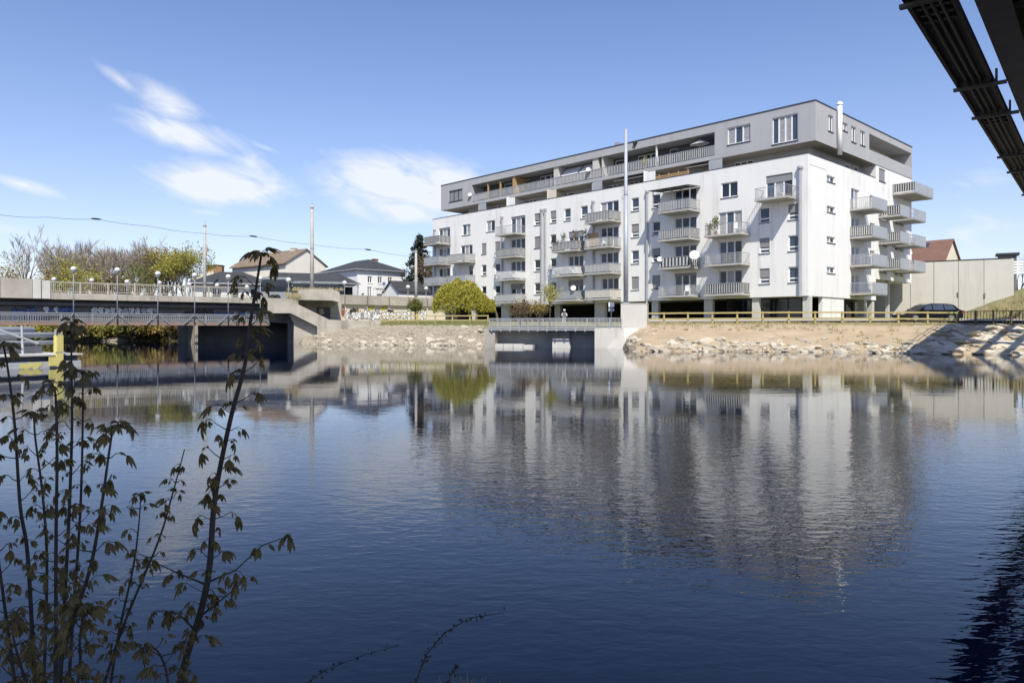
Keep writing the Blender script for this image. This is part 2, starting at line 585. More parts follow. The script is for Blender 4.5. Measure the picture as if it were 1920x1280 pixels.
# ------------------------------------------------------------------ vegetation helpers
def branches(mb, base, direction, length, radius, depth, spread=.5, n=3, tips=None, wob=.18, shrink=.68, sides=4, taper=.62, rmin=.006):
    d = Vector(direction).normalized()
    p = Vector(base)
    pts, rad = [p.copy()], [radius]
    k = 3 if depth > 1 else 2
    for i in range(k):
        d = (d + Vector((random.uniform(-wob, wob), random.uniform(-wob, wob), random.uniform(-wob * .4, wob * .7)))).normalized()
        p = p + d * (length / k)
        pts.append(p.copy())
        rad.append(radius * (1 - (1 - taper) * (i + 1) / k))
    mb.tube(pts, rad, n=sides if depth > 1 else 3, cap=False)
    if depth <= 0:
        if tips is not None:
            tips.append((p.copy(), d.copy()))
        return
    for i in range(n + (1 if random.random() < .5 else 0)):
        t = random.uniform(.45, 1.0) if i else 1.0
        idx = min(int(t * k), k - 1)
        b = pts[idx].lerp(pts[idx + 1], t * k - idx)
        a = random.uniform(0, 2 * math.pi)
        side = Vector((math.cos(a), math.sin(a), random.uniform(-.1, .5)))
        nd = (d + side * spread * random.uniform(.6, 1.3)).normalized()
        branches(mb, b, nd, length * shrink * random.uniform(.75, 1.2), max(radius * taper * .75, rmin), depth - 1, spread, n, tips, wob, shrink, sides, taper, rmin)


def leaf_cloud(centers, n_each, spread, size, flat=.0, drop=0.0):
    """leaf-sized triangles pairs (quads) strewn round centres -> verts, faces"""
    c = np.repeat(np.asarray(centers, dtype=np.float64), n_each, axis=0)
    m = len(c)
    off = rng.normal(size=(m, 3)) * np.asarray(spread)
    p = c + off
    if drop:
        p[:, 2] -= rng.random(m) * drop
    u = rng.normal(size=(m, 3))
    u /= np.linalg.norm(u, axis=1)[:, None]
    v = rng.normal(size=(m, 3))
    v -= u * np.sum(u * v, axis=1)[:, None]
    v /= np.linalg.norm(v, axis=1)[:, None]
    if flat:
        u[:, 2] *= (1 - flat)
        v[:, 2] *= (1 - flat)
    s = size * (0.6 + .8 * rng.random(m))[:, None]
    q = np.stack([p - u * s, p + v * s * .55, p + u * s, p - v * s * .55], axis=1).reshape(-1, 3)
    f = np.arange(m * 4).reshape(-1, 4)
    return q, f


def tree(name, label, loc, height, crown_r, leaf=None, depth=4, n_leaf=0, leaf_size=.25, trunk_h=.25, spread=.5, group=None, twig=None, n=3, fork=3, lean=(0, 0), r0=None, lspread=.5, rmin=.006):
    t = thing(name, label, 'tree' if 'shrub' not in name and 'bush' not in name else 'shrub', loc, group=group)
    mb = MB()
    th = height * trunk_h
    r0 = r0 or height * .018
    top = Vector((lean[0], lean[1], th))
    mb.tube([(0, 0, -.3), (lean[0] * .4, lean[1] * .4, th * .5), top], [r0 * 1.25, r0, r0 * .85], n=7)
    tb = mb.build('trunk', BARK, t)
    mb2, tips = MB(), []
    sh = .68
    tot = sum(sh ** i for i in range(depth + 1))
    l0 = (height - th) / tot * 1.12
    for i in range(fork):
        a = 2 * math.pi * i / fork + random.uniform(-.4, .4)
        k = crown_r / max(height - th, .1)
        d = Vector((math.cos(a) * k * 1.1, math.sin(a) * k * 1.1, 1)) if i else Vector((random.uniform(-.1, .1), random.uniform(-.1, .1), 1))
        branches(mb2, top - Vector((0, 0, th * .12 * i / fork)), d, l0 * random.uniform(.85, 1.1), r0 * .7, depth, spread, n, tips, shrink=sh, rmin=rmin)
    mb2.build('branches', twig or TWIG, t)
    if leaf and n_leaf:
        c = np.array([tuple(x[0]) for x in tips])
        k = max(1, int(n_leaf / max(len(c), 1)))
        q, f = leaf_cloud(c, k, (lspread, lspread, lspread * .8), leaf_size)
        np_mesh('crown', q, f, leaf, t, kind='stuff')
    return t

# ================================================================== THE SETTING
# ------------------------------------------------------------------ river
def make_water():
    m = bpy.data.materials.new('river_water')
    m.use_nodes = True
    N, L = m.node_tree.nodes, m.node_tree.links
    b = N['Principled BSDF']
    b.inputs['Base Color'].default_value = (.0015, .007, .028, 1)
    b.inputs['Specular Tint'].default_value = (.72, .9, 1.0, 1)
    b.inputs['Roughness'].default_value = .015
    b.inputs['IOR'].default_value = 1.44
    t = N.new('ShaderNodeTexCoord')

    def layer(scale, stretch, detail, w, rot=0.0):
        mp = N.new('ShaderNodeMapping')
        mp.inputs['Scale'].default_value = (scale * stretch, scale, scale)
        mp.inputs['Rotation'].default_value = (0, 0, rot)
        L.new(t.outputs['Object'], mp.inputs[0])
        nz = N.new('ShaderNodeTexNoise')
        nz.inputs['Scale'].default_value = 1
        nz.inputs['Detail'].default_value = detail
        nz.inputs['Roughness'].default_value = .55
        nz.inputs['Distortion'].default_value = .4
        L.new(mp.outputs[0], nz.inputs['Vector'])
        mu = N.new('ShaderNodeMath')
        mu.operation = 'MULTIPLY'
        mu.inputs[1].default_value = w
        L.new(nz.outputs[0], mu.inputs[0])
        return mu.outputs[0]

    def add(a, c, op='ADD'):
        n = N.new('ShaderNodeMath')
        n.operation = op
        L.new(a, n.inputs[0])
        L.new(c, n.inputs[1])
        return n.outputs[0]
    fine = add(layer(6.5, .5, 2, .0095, .2), layer(15.0, .55, 2, .0052, -.25))
    swell = layer(.9, .45, 2, .0045, .1)
    # patches where the breeze touches the water
    mp = N.new('ShaderNodeMapping')
    mp.inputs['Scale'].default_value = (.085, .06, 1)
    mp.inputs['Location'].default_value = (2.2, 7.4, 0)
    L.new(t.outputs['Object'], mp.inputs[0])
    pn = N.new('ShaderNodeTexNoise')
    pn.inputs['Scale'].default_value = 1
    pn.inputs['Detail'].default_value = 3
    L.new(mp.outputs[0], pn.inputs['Vector'])
    pr = N.new('ShaderNodeMapRange')
    pr.inputs['From Min'].default_value = .42
    pr.inputs['From Max'].default_value = .62
    pr.inputs['To Min'].default_value = .7
    pr.inputs['To Max'].default_value = 1.0
    L.new(pn.outputs[0], pr.inputs[0])
    # the breeze ruffles a broad patch in front of the near bank; the far half lies calm
    spx = N.new('ShaderNodeSeparateXYZ')
    L.new(t.outputs['Object'], spx.inputs[0])
    wob = N.new('ShaderNodeMath')
    wob.operation = 'MULTIPLY_ADD'
    L.new(pn.outputs[0], wob.inputs[0])
    wob.inputs[1].default_value = 9.0
    L.new(spx.outputs[1], wob.inputs[2])
    pa = N.new('ShaderNodeMapRange')
    pa.interpolation_type = 'SMOOTHSTEP'
    pa.inputs['From Min'].default_value = 18.5
    pa.inputs['From Max'].default_value = 13.5
    pa.inputs['To Min'].default_value = .17
    pa.inputs['To Max'].default_value = 1.0
    L.new(wob.outputs[0], pa.inputs[0])
    pb_ = N.new('ShaderNodeMapRange')
    pb_.interpolation_type = 'SMOOTHSTEP'
    pb_.inputs['From Min'].default_value = 3.2
    pb_.inputs['From Max'].default_value = 7.0
    pb_.inputs['To Min'].default_value = .5
    pb_.inputs['To Max'].default_value = 1.0
    L.new(spx.outputs[1], pb_.inputs[0])
    pc = N.new('ShaderNodeMapRange')
    pc.inputs['From Min'].default_value = -6.0
    pc.inputs['From Max'].default_value = 2.0
    pc.inputs['To Min'].default_value = .55
    pc.inputs['To Max'].default_value = 1.0
    L.new(spx.outputs[0], pc.inputs[0])
    env = add(add(pa.outputs[0], pb_.outputs[0], 'MULTIPLY'), pc.outputs[0], 'MULTIPLY')
    env = add(env, pr.outputs[0], 'MULTIPLY')
    h = add(add(fine, env, 'MULTIPLY'), swell)
    bp = N.new('ShaderNodeBump')
    bp.inputs['Strength'].default_value = .55
    bp.inputs['Distance'].default_value = 1.0
    L.new(h, bp.inputs['Height'])
    L.new(bp.outputs[0], b.inputs['Normal'])
    MATS['river_water'] = m
    o = MB().add([(-400, -4, 0), (400, -4, 0), (400, 260, 0), (-400, 260, 0)], [(0, 1, 2, 3)]).build('river_water', m, kind='structure')
    o['label'] = 'calm blue river water mirroring the white apartment block'
    return o


make_water()


def ground_noise(x, y, s=1.0):
    return mnoise.fractal(Vector((x * .35 * s, y * .35 * s, 3.1)), 1.0, 2.0, 5)


# far bank: shoreline and crest, from right to left (photo column, distance[, crest height])
SHORE = [(2900, 40), (2400, 41.5), (1920, 44.5), (1720, 47), (1500, 50.2), (1190, 51.6), (1172, 57.5), (1150, 66), (925, 68), (908, 67.0), (800, 69.3), (700, 70.6),
         (600, 74), (565, 76.5), (556, 82), (545, 90), (372, 93), (350, 92), (160, 94), (0, 96), (-500, 104)]
CREST = [(2900, 48, 1.75), (2400, 50, 1.8), (1920, 51.8, 1.85), (1720, 53.8, 1.85), (1500, 57.2, 1.92), (1215, 61.0, 1.95), (1185, 62.5, 1.9), (1150, 67.5, 1.7), (925, 69.5, 1.7), (905, 75, 1.95), (800, 79, 2.0), (715, 81, 2.0),
         (625, 83, 1.7), (575, 86, 1.6), (560, 92, 2.0), (545, 96, 2.0), (372, 100, 2.2), (350, 98, 2.3), (160, 100, 2.4), (0, 102, 2.4), (-500, 110, 2.4)]


def poly_sample(P, t, dims):
    n = len(P) - 1
    i = min(int(t * n), n - 1)
    u = t * n - i
    a, b = P[i], P[i + 1]
    fa = [(a[0] - CX) / F * a[1], a[1]] + list(a[2:])
    fb = [(b[0] - CX) / F * b[1], b[1]] + list(b[2:])
    return [fa[k] * (1 - u) + fb[k] * u for k in range(dims)]


def bank_point(t, v):
    """v 0 at the water's edge, 1 at the crest"""
    s = poly_sample(SHORE, t, 2)
    c = poly_sample(CREST, t, 3)
    x, y = s[0] * (1 - v) + c[0] * v, s[1] * (1 - v) + c[1] * v
    z = -.08 + (c[2] + .08) * (v ** .85)
    return x, y, z


NT, NV = 420, 14
bv, bf = [], []
for i in range(NT + 1):
    for j in range(-2, NV + 1):
        t, v = i / NT, j / NV
        if j < 0:
            x, y, z = bank_point(t, 0)
            y += j * .8
            z += j * .35
        else:
            x, y, z = bank_point(t, v)
            amp = (.16 + .2 * max(0, mnoise.noise(Vector((x * .22, y * .22, 9))))) * math.sin(math.pi * min(1, max(0, v)))
            z += ground_noise(x * 2, y * 2) * amp
        bv.append((x, y, z))
K = NV + 3
for i in range(NT):
    for j in range(K - 1):
        bf.append((i * K + j, i * K + j + 1, (i + 1) * K + j + 1, (i + 1) * K + j))


def bank_material():
    """sandy earth on the graded slope to the right of the outlet, stony grey to the left, by position"""
    m = EARTH.copy()
    m.name = 'river_bank'
    N, L = m.node_tree.nodes, m.node_tree.links
    b = N['Principled BSDF']
    src = b.inputs['Base Color'].links[0].from_socket
    t = N.new('ShaderNodeTexCoord')
    sp = N.new('ShaderNodeSeparateXYZ')
    L.new(t.outputs['Object'], sp.inputs[0])
    nz = N.new('ShaderNodeTexNoise')
    nz.inputs['Scale'].default_value = 2.6
    nz.inputs['Detail'].default_value = 10
    nz.inputs['Roughness'].default_value = .7
    L.new(t.outputs['Object'], nz.inputs['Vector'])
    cr = N.new('ShaderNodeValToRGB')
    cr.color_ramp.elements[0].position = .36
    cr.color_ramp.elements[1].position = .62
    cr.color_ramp.elements[0].color = (.20, .17, .12, 1)
    cr.color_ramp.elements[1].color = (.39, .335, .255, 1)
    L.new(nz.outputs[0], cr.inputs[0])
    gm = N.new('ShaderNodeMapRange')
    gm.inputs['From Min'].default_value = -33
    gm.inputs['From Max'].default_value = -29
    L.new(sp.outputs[0], gm.inputs[0])
    gx_ = N.new('ShaderNodeMix')
    gx_.data_type = 'RGBA'
    L.new(gm.outputs[0], gx_.inputs[0])
    gx_.inputs[6].default_value = (.12, .115, .05, 1)
    L.new(cr.outputs[0], gx_.inputs[7])
    mr = N.new('ShaderNodeMapRange')
    mr.inputs['From Min'].default_value = 3.0
    mr.inputs['From Max'].default_value = 9.0
    L.new(sp.outputs[0], mr.inputs[0])
    mx = N.new('ShaderNodeMix')
    mx.data_type = 'RGBA'
    L.new(mr.outputs[0], mx.inputs[0])
    L.new(gx_.outputs[2], mx.inputs[6])
    L.new(src, mx.inputs[7])
    L.new(mx.outputs[2], b.inputs['Base Color'])
    MATS['river_bank'] = m
    return m


far_bank = MB().add(bv, bf).build('far_bank', bank_material(), smooth=True, kind='structure', label='sandy and stony far river bank below the apartment block')

# level ground behind the crest, out to the horizon
gv, gf = [], []
rows = [(0, 0), (1.0, .06), (3.0, .18), (7, .42), (14, .55), (24, .75), (40, .9), (80, .9), (300, .9), (3000, 1)]
for i in range(NT + 1):
    c = poly_sample(CREST, i / NT, 3)
    for (dy, dz) in rows:
        far = min(1, dy / 300)
        gv.append((c[0] * (1 + far * 6), c[1] + dy, c[2] + dz + (ground_noise(c[0], c[1] + dy) * .05 if 0 < dy < 40 else 0)))
K2 = len(rows)
for i in range(NT):
    for j in range(K2 - 1):
        gf.append((i * K2 + j, i * K2 + j + 1, (i + 1) * K2 + j + 1, (i + 1) * K2 + j))
ground_far = MB().add(gv, gf).build('ground', GRASSG, smooth=True, kind='structure', label='level ground behind the far bank')


def ground_z(X, Y):
    best = None
    for i in range(0, NT + 1, 2):
        c = poly_sample(CREST, i / NT, 3)
        d = abs(c[0] - X)
        if best is None or d < best[0]:
            best = (d, c)
    dy = Y - best[1][1]
    for (a, b) in zip(rows[:-1], rows[1:]):
        if a[0] <= dy <= b[0]:
            return best[1][2] + a[1] + (b[1] - a[1]) * (dy - a[0]) / (b[0] - a[0])
    return best[1][2]


# near bank under and behind the camera
nv, nf = [], []
for i in range(61):
    x = -30 + i
    for j in range(25):
        y = -45 + j * 2.0
        e = 3.0 + .25 * math.sin(x * 1.3) + .2 * math.sin(x * .47)
        yy = min(y, e)
        z = .03 + max(0, (2.2 - yy)) * .10 + ground_noise(x, yy) * .05 - (0.12 if yy >= e else 0)
        nv.append((x, yy, min(z, 1.0 + max(0, -yy - 6) * .25)))
for i in range(60):
    for j in range(24):
        nf.append((i * 25 + j, i * 25 + j + 1, (i + 1) * 25 + j + 1, (i + 1) * 25 + j))
MB().add(nv, nf).build('near_bank', GRASSG, smooth=True, kind='structure', label='grassy near bank at the photographer\'s feet')


# riprap: every larger stone its own piece of the bank
def rock_mesh(name, seed, m):
    bm = bmesh.new()
    bmesh.ops.create_icosphere(bm, subdivisions=2, radius=1.0)
    for v in bm.verts:
        n = mnoise.noise(v.co * 1.3 + Vector((seed * 7.3, 0, 0)))
        c = mnoise.cell(v.co * .9 + Vector((seed * 3.1, 5, 0)))
        v.co *= 1 + .38 * n + .12 * c
    # split faces: flatten against a few random planes so that the stones are angular
    r = random.Random(seed)
    for _ in range(9):
        d = Vector((r.gauss(0, 1), r.gauss(0, 1), r.gauss(0, .8))).normalized()
        lim = r.uniform(.55, .85)
        for v in bm.verts:
            k = v.co.dot(d)
            if k > lim:
                v.co -= d * (k - lim) * .92
    bmesh.ops.decimate if False else None
    me = bpy.data.meshes.new(name)
    bm.to_mesh(me)
    bm.free()
    me.materials.append(m)
    return me


ROCKS = [rock_mesh('rock_%s' % n, i, ROCKA if i % 3 else ROCKB) for i, n in enumerate(('slab', 'lump', 'wedge', 'block', 'boulder', 'shard', 'cobble'))]
for i in range(len(SHORE)):
    pass


def t_of(px):
    for i in range(len(SHORE) - 1):
        if SHORE[i][0] >= px >= SHORE[i + 1][0]:
            return (i + (SHORE[i][0] - px) / (SHORE[i][0] - SHORE[i + 1][0])) / (len(SHORE) - 1)
    return .5


n_rock = 0
for k in range(250):      # right of the outlet: a toe of pale stones
    px = random.uniform(1165, 1925)
    v = abs(random.gauss(0, .16)) + .02
    if px < 1215:
        v = random.uniform(0, .8)
    if px > 1740 and random.random() < .6:
        continue
    if px > 1760:
        v = random.uniform(0, .75)
    if v > .95:
        continue
    x, y, z = bank_point(t_of(px), v)
    s = random.choice((.16, .2, .26, .34, .46)) * random.uniform(.8, 1.15)
    put(random.choice(ROCKS), 'rock', far_bank, (x, y, z - s * .04), (random.uniform(-.15, .4), random.uniform(-.2, .2), random.uniform(0, 6.3)), (s * random.uniform(1.0, 1.6), s, s * random.uniform(.38, .6)))
    n_rock += 1
for k in range(70):       # slabs in the revetment under the bar fence
    px = random.uniform(1752, 1935)
    x, y, z = bank_point(t_of(px), random.uniform(0, .98))
    s = random.uniform(.35, .8)
    put(random.choice(ROCKS), 'rock', far_bank, (x, y, z - s * .08), (random.uniform(.15, .45), random.uniform(-.15, .15), random.uniform(0, 6.3)), (s * random.uniform(1.1, 1.6), s, s * random.uniform(.22, .34)))
for k in range(60):       # left of the outlet and under the stair
    px = random.uniform(575, 922)
    v = abs(random.gauss(0, .2)) if px < 860 else random.uniform(0, .9)
    if v > .9:
        continue
    x, y, z = bank_point(t_of(px), v)
    s = random.choice((.22, .3, .4, .5)) * random.uniform(.8, 1.15)
    put(random.choice(ROCKS), 'rock', far_bank, (x, y, z - s * .03), (random.uniform(-.25, .25), random.uniform(-.25, .25), random.uniform(0, 6.3)), (s * random.uniform(1.0, 1.5), s, s * random.uniform(.45, .7)))
# small stones too many to count
SMALLV, SMALLF = [], []
proto = ROCKS[6]
pvs = np.array([v.co[:] for v in proto.vertices])
pfs = np.array([p.vertices[:] for p in proto.polygons])
small_v, small_f = [], []
for k in range(1900):
    px = random.uniform(560, 925) if k % 3 else random.uniform(1165, 1930)
    v = random.uniform(0, .97) if px < 930 else abs(random.gauss(0, .2))
    if px > 1720:
        v = random.uniform(0, .97)
    if v > .97:
        continue
    x, y, z = bank_point(t_of(px), v)
    s = random.uniform(.04, .13)
    a = random.uniform(0, 6.28)
    ca, sa = math.cos(a), math.sin(a)
    q = pvs * np.array([s * 1.3, s, s * .6])
    q = np.stack([q[:, 0] * ca - q[:, 1] * sa + x, q[:, 0] * sa + q[:, 1] * ca + y, q[:, 2] + z + s * .1], axis=1)
    small_f.append(pfs + len(small_v) * len(pvs))
    small_v.append(q)
np_mesh('pebbles', np.concatenate(small_v), np.concatenate(small_f), ROCKB, far_bank, kind='stuff')


# tufts of grass and weeds on the crest
def tufts(name, spots, m, h=.35, blades=14, w=.02, spread=.18, parent=None, **props):
    V, Fc = [], []
    for (x, y, z) in spots:
        for b in range(blades):
            a = random.uniform(0, 6.28)
            bx, by = x + random.gauss(0, spread), y + random.gauss(0, spread)
            hh = h * random.uniform(.5, 1.3)
            lx, ly = math.cos(a) * hh * random.uniform(.1, .5), math.sin(a) * hh * random.uniform(.1, .5)
            o = len(V)
            V += [(bx - w, by, z - .05), (bx + w, by, z - .05), (bx + lx + w * .3, by + ly, z + hh), (bx + lx - w * .3, by + ly, z + hh * .97)]
            Fc.append((o, o + 1, o + 2, o + 3))
    return np_mesh(name, np.array(V), np.array(Fc), m, parent, kind='stuff', **props)


sp = []
for k in range(420):
    px = random.uniform(1190, 1800)
    t = t_of(px)
    c = poly_sample(CREST, t, 3)
    dy = random.uniform(-.3, 2.2)
    sp.append((c[0], c[1] + dy, c[2] + dy * .06))
tufts('verge_grass', sp, DRYG, h=.16, blades=8, label='thin dry grass along the crest of the sandy bank')
sp = []
for k in range(260):
    px = random.uniform(700, 925)
    c = poly_sample(CREST, t_of(px), 3)
    dy = random.uniform(-.5, 5)
    sp.append((c[0], c[1] + dy, c[2] + max(0, dy) * .06))
tufts('lawn_grass', sp, GRN, h=.22, blades=12, label='green grass behind the rail fence by the willow')

sp = []
for k in range(130):
    px = random.uniform(1200, 1790)
    x, y, z = bank_point(t_of(px), random.uniform(.3, .98) if px > 1560 else random.uniform(.75, .98))
    sp.append((x, y, z))
tufts('slope_weeds', sp, GRN, h=.14, blades=9, w=.015, spread=.12, label='sparse weeds sprouting on the sandy slope')
# paved yard and drive by the building (sheet above the ground)
yv = [(x, y, ground_z(x, y) + .03) for (x, y) in []]

# upper street level behind the retaining wall
st = MB()
poly = [(-31, 97), (-22.3, 94.4), (-12.3, 104.4), (3, 122), (3, 420), (-420, 420), (-420, 150), (-70, 118)]
st.prism([(x, y, 1.0) for (x, y) in poly], [(x, y, 4.88) for (x, y) in poly])
st.build('upper_street', ASPH, kind='structure', label='raised street level behind the graffiti wall')

# ================================================================== APARTMENT BLOCK
C0 = (28.36, 70.0)
UX, UY = (.688, -.7254), (.7254, .688)
BANG = math.atan2(UX[1], UX[0])
GZ = 2.38                                   # ground at the block
ZB = CZ + 3.05 + .05                        # underside of the white storeys
ZK = [CZ + 3.52 + 3.05 * k for k in range(4)]
Z5 = CZ + 15.75
ZP = CZ + 16.75                             # top of the white parapet
ZU = CZ + 18.25                             # underside of the grey top storey
ZT = CZ + 22.1                              # roof edge
FB = 1.5                                    # grey storey stands back from the white front
block = thing('apartment_building', 'white apartment block with balconies and a grey top storey', 'building', (C0[0], C0[1], 0), BANG)


def lx(px, y=0.0):
    k = (px - CX) / F
    return (k * (C0[1] + y * UY[1]) - C0[0] - y * UY[0]) / (UX[0] - k * UX[1])


def ly(px, x=0.0):
    k = (px - CX) / F
    return (k * (C0[1] + x * UX[1]) - C0[0] - x * UX[0]) / (UY[0] - k * UY[1])


def lz(px, py, x, y):
    Y = C0[1] + x * UX[1] + y * UY[1]
    return CZ + (HY - py) / F * Y


XL = lx(811)                                # left end of the white front
YR = 28.4                                   # depth of the side wing
ML = lambda a, b, d: (a, -d, b)             # long front
MS = lambda a, b, d: (d, a, b)              # side front
MBX = lambda a, b, d: (a, FB - d, b)        # front of the grey storey

holes_l, wins = [], []


def win(p0, p1, rows, kind='w', glass=None, blind=None):
    for i, k in enumerate(rows):
        a0, a1 = lx(p0), lx(p1)
        if kind == 'w':
            z0, z1 = ZK[k] + .92, ZK[k] + 2.45
        elif kind == 'W':
            z0, z1 = ZK[k] + .95, ZK[k] + 2.5
        else:
            z0, z1 = ZK[k] + .02, ZK[k] + 2.5
        holes_l.append((a0, a1, z0, z1))
        wins.append((a0, a1, z0, z1, kind, glass, (blind or {}).get(k, 0)))


GL = [GLASS, GLASS2, GLASS]
win(1478, 1497, (2, 1, 0), 'w', GLASS2, {2: .55})
win(1424, 1443, (2, 1, 0), 'w', GLASS2, {1: .6, 0: .6})
win(1436, 1486, (3,), 'd', [GLASS2, CURT, GLASS])
win(1352, 1383, (3,), 'W', GLASS)
win(1347, 1391, (2,), 'd', [CURT, GLASS2, CURT])
win(1348, 1391, (1,), 'd', [GLASS2, GLASS2, GLASS])
win(1348, 1391, (0,), 'd', [GLASS, CURT, GLASS])
win(1265, 1306, (3, 2, 1, 0), 'd', [GLASS2, GLASS, GLASS2])
win(1223, 1238, (3, 2, 1, 0), 'w', GLASS, {0: 1, 1: .5})
win(1184, 1198, (3, 2, 1, 0), 'w', GLASS2, {0: .9, 2: .6})
win(1126, 1160, (3,), 'd', [CURT, GLASS2, GLASS])
win(1126, 1160, (2, 1), 'd', [GLASS2, GLASS, GLASS2])
win(1128, 1160, (0,), 'd', [GLASS, GLASS2, GLASS])
win(1089, 1102, (3,), 'w', GLASS2)
win(1058, 1070, (3,), 'w', GLASS2)
win(1032, 1043, (3, 2, 1, 0), 'w', GLASS, {3: .6})
win(1002, 1013, (3, 2, 1, 0), 'w', GLASS, {3: .6, 2: 1})
win(1066, 1094, (2, 1, 0), 'd', [GLASS2, GLASS, GLASS2])
win(958, 985, (3,), 'd', [GLASS2, CURT, GLASS])
win(958, 985, (2, 1), 'd', [GLASS, GLASS2, GLASS])
win(958, 985, (0,), 'd', [GLASS, CURT, GLASS])
win(928, 938, (2, 1, 0), 'w', GLASS, {2: 1})
win(903, 912, (2, 1, 0), 'w', GLASS, {2: 1})
win(912, 928, (3,), 'W', [CURT, GLASS])
win(867, 882, (3,), 'W', [GLASS2, CURT])
win(864, 886, (2,), 'd', [GLASS, CURT, GLASS])
win(879, 887, (1,), 'd', [GLASS])
win(823, 844, (3, 2, 1), 'd', [GLASS2, CURT, GLASS2])

# --- white front with its real openings, body behind
wb = MB()
wall_holes(wb, ML, XL, 0, ZB, ZP, holes_l, .22)
# side front: steps up beyond the near wing
side_w = []
for (px, zs) in ((1558, [ZK[k] + 2.0 for k in range(4)]),):
    for z in zs:
        a = ly(px)
        side_w.append((a - .95, a + .95, z, z + .62))
side_d = [(ly(1596), ly(1611), ZK[k] - .25, ZK[k] + 2.1) for k in range(0, 4)] + [(ly(1631), ly(1640), ZK[k] + .3, ZK[k] + 2.0) for k in (1, 2, 3)]
side_d += [(18.2, 20.2, ZK[k] - .4, ZK[k] + 1.9) for k in (1, 2, 3)] + [(22.8, 25.4, ZK[k] - .5, ZK[k] + 1.8) for k in (1, 2, 3)]
shut_side = (ly(1648), ly(1660), lz(1654, 338, 0, 17.7), lz(1654, 314, 0, 17.7))
wall_holes(wb, MS, 0, 17, ZB, ZP, side_w + [h for h in side_d if h[1] < 17], .22)
wall_holes(wb, MS, 17, YR, CZ + 5.5, ZU - .003, [shut_side] + [h for h in side_d if h[0] > 17], .22)
wb.box(XL + .003, -.26, .26, 12.6, ZB, ZB + .3)          # floor plate over the open ground storey
wb.box(-12, -.26, 12.6, 17, ZB, ZB + .3)
wb.box(-12, -.26, 17, YR - .01, CZ + 5.5, CZ + 5.8)
wb.add([(XL, 0, ZB), (XL, 13, ZB), (XL, 13, ZP), (XL, 0, ZP)], [(0, 1, 2, 3)])
wb.add([(XL, 13, ZB), (-13, 13, ZB), (-13, 13, ZP), (XL, 13, ZP)], [(0, 1, 2, 3)])
wb.add([(-13, YR, CZ + 5.5), (0, YR, CZ + 5.5), (0, YR, ZU), (-13, YR, ZU)], [(0, 1, 2, 3)])
wb.add([(-13, 13, ZB), (-13, YR, ZB), (-13, YR, ZU), (-13, 13, ZU)], [(0, 1, 2, 3)])
wb.add([(-13, 17, ZB), (0, 17, ZB), (0, 17, ZU), (-13, 17, ZU)], [(0, 1, 2, 3)])
wall = wb.build('wall', WHITE, block)
MB().box(XL, .02, .25, 3.9, Z5 - .02, Z5).build('terrace_floor', SLAB, block)
# parapet cap
cp = MB()
cp.box(XL - .03, .04, -.04, .24, ZP, ZP + .05)
cp.box(-.22, .04, .24, 16.8, ZP, ZP + .05)
cp.build('parapet_cap', FLASH, wall)
for (a0, a1, z0, z1, kind, glass, bl) in wins:
    if kind == 'w':
        window(block, ML, a0, a1, z0, z1, 1, low=.42, glass=glass, sill=2, blind=bl)
    elif kind == 'W':
        window(block, ML, a0, a1, z0, z1, 2, glass=glass, sill=2, blind=bl)
    else:
        window(block, ML, a0, a1, z0, z1, 3 if a1 - a0 > 1.6 else 1, glass=glass, sill=False, blind=bl or random.choice((0, 0, 0, .12, .3)), name='balcony_door')
for h in side_w:
    window(block, MS, *h, n=2, glass=[CURT, GLASS], sill=2)
for h in side_d:
    window(block, MS, *h, n=2, glass=[GLASS2, CURT], sill=False, name='balcony_door')
window(block, MS, *shut_side, n=1, glass=SHUT, sill=2, blind=1)

# --- open ground storey: pillars and dark recess
for (px0, px1, y0) in ((1505, 1519, 0.25), (1410, 1423, .25), (1320, 1336, .3), (1222, 1234, .3), (1115, 1134, .3), (940, 955, .3), (1040, 1050, 2.5), (880, 890, .3)):
    a0, a1 = lx(px0, y0), lx(px1, y0)
    MB().box(a0, a1, y0, y0 + .45, GZ - .2, ZB).build('pillar', CONCL, block)
for (p0, p1) in ((1544, 1584), (1622, 1627), (1637, 1641)):
    a0, a1 = ly(p0), ly(p1)
    MB().box(-.75 if p0 != 1544 else -.5, -.1, a0, a1, GZ - .2, ZB).build('pillar', CONCL if p0 != 1544 else WHITE, block)
for y in (21.2,):
    MB().box(-.5, -.15, y, y + .35, GZ, CZ + 5.5).build('pillar', CONCL, block)
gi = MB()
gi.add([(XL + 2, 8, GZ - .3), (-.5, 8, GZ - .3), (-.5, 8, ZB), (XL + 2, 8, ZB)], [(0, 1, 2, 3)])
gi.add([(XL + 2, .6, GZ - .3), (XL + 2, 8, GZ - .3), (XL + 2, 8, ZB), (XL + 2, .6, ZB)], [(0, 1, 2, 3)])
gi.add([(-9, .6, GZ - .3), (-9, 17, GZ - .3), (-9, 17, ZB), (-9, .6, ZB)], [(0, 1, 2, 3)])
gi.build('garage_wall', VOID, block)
# glazed screens in the ground storey
for (p0, p1, y0) in ((1425, 1503, 2.2), (1362, 1408, 2.6)):
    a0, a1 = lx(p0, y0), lx(p1, y0)
    window(block, lambda a, b, d, y0=y0: (a, y0 - d, b), a0, a1, GZ, ZB - .05, 3, glass=GLASS, sill=False, fm=FLASH, name='glazed_screen')
window(block, lambda a, b, d: (-1.4 + d, a, b), ly(1588, -1.4), ly(1620, -1.4), GZ, ZB - .05, 2, glass=GLASS, sill=False, fm=FLASH, name='glazed_screen')

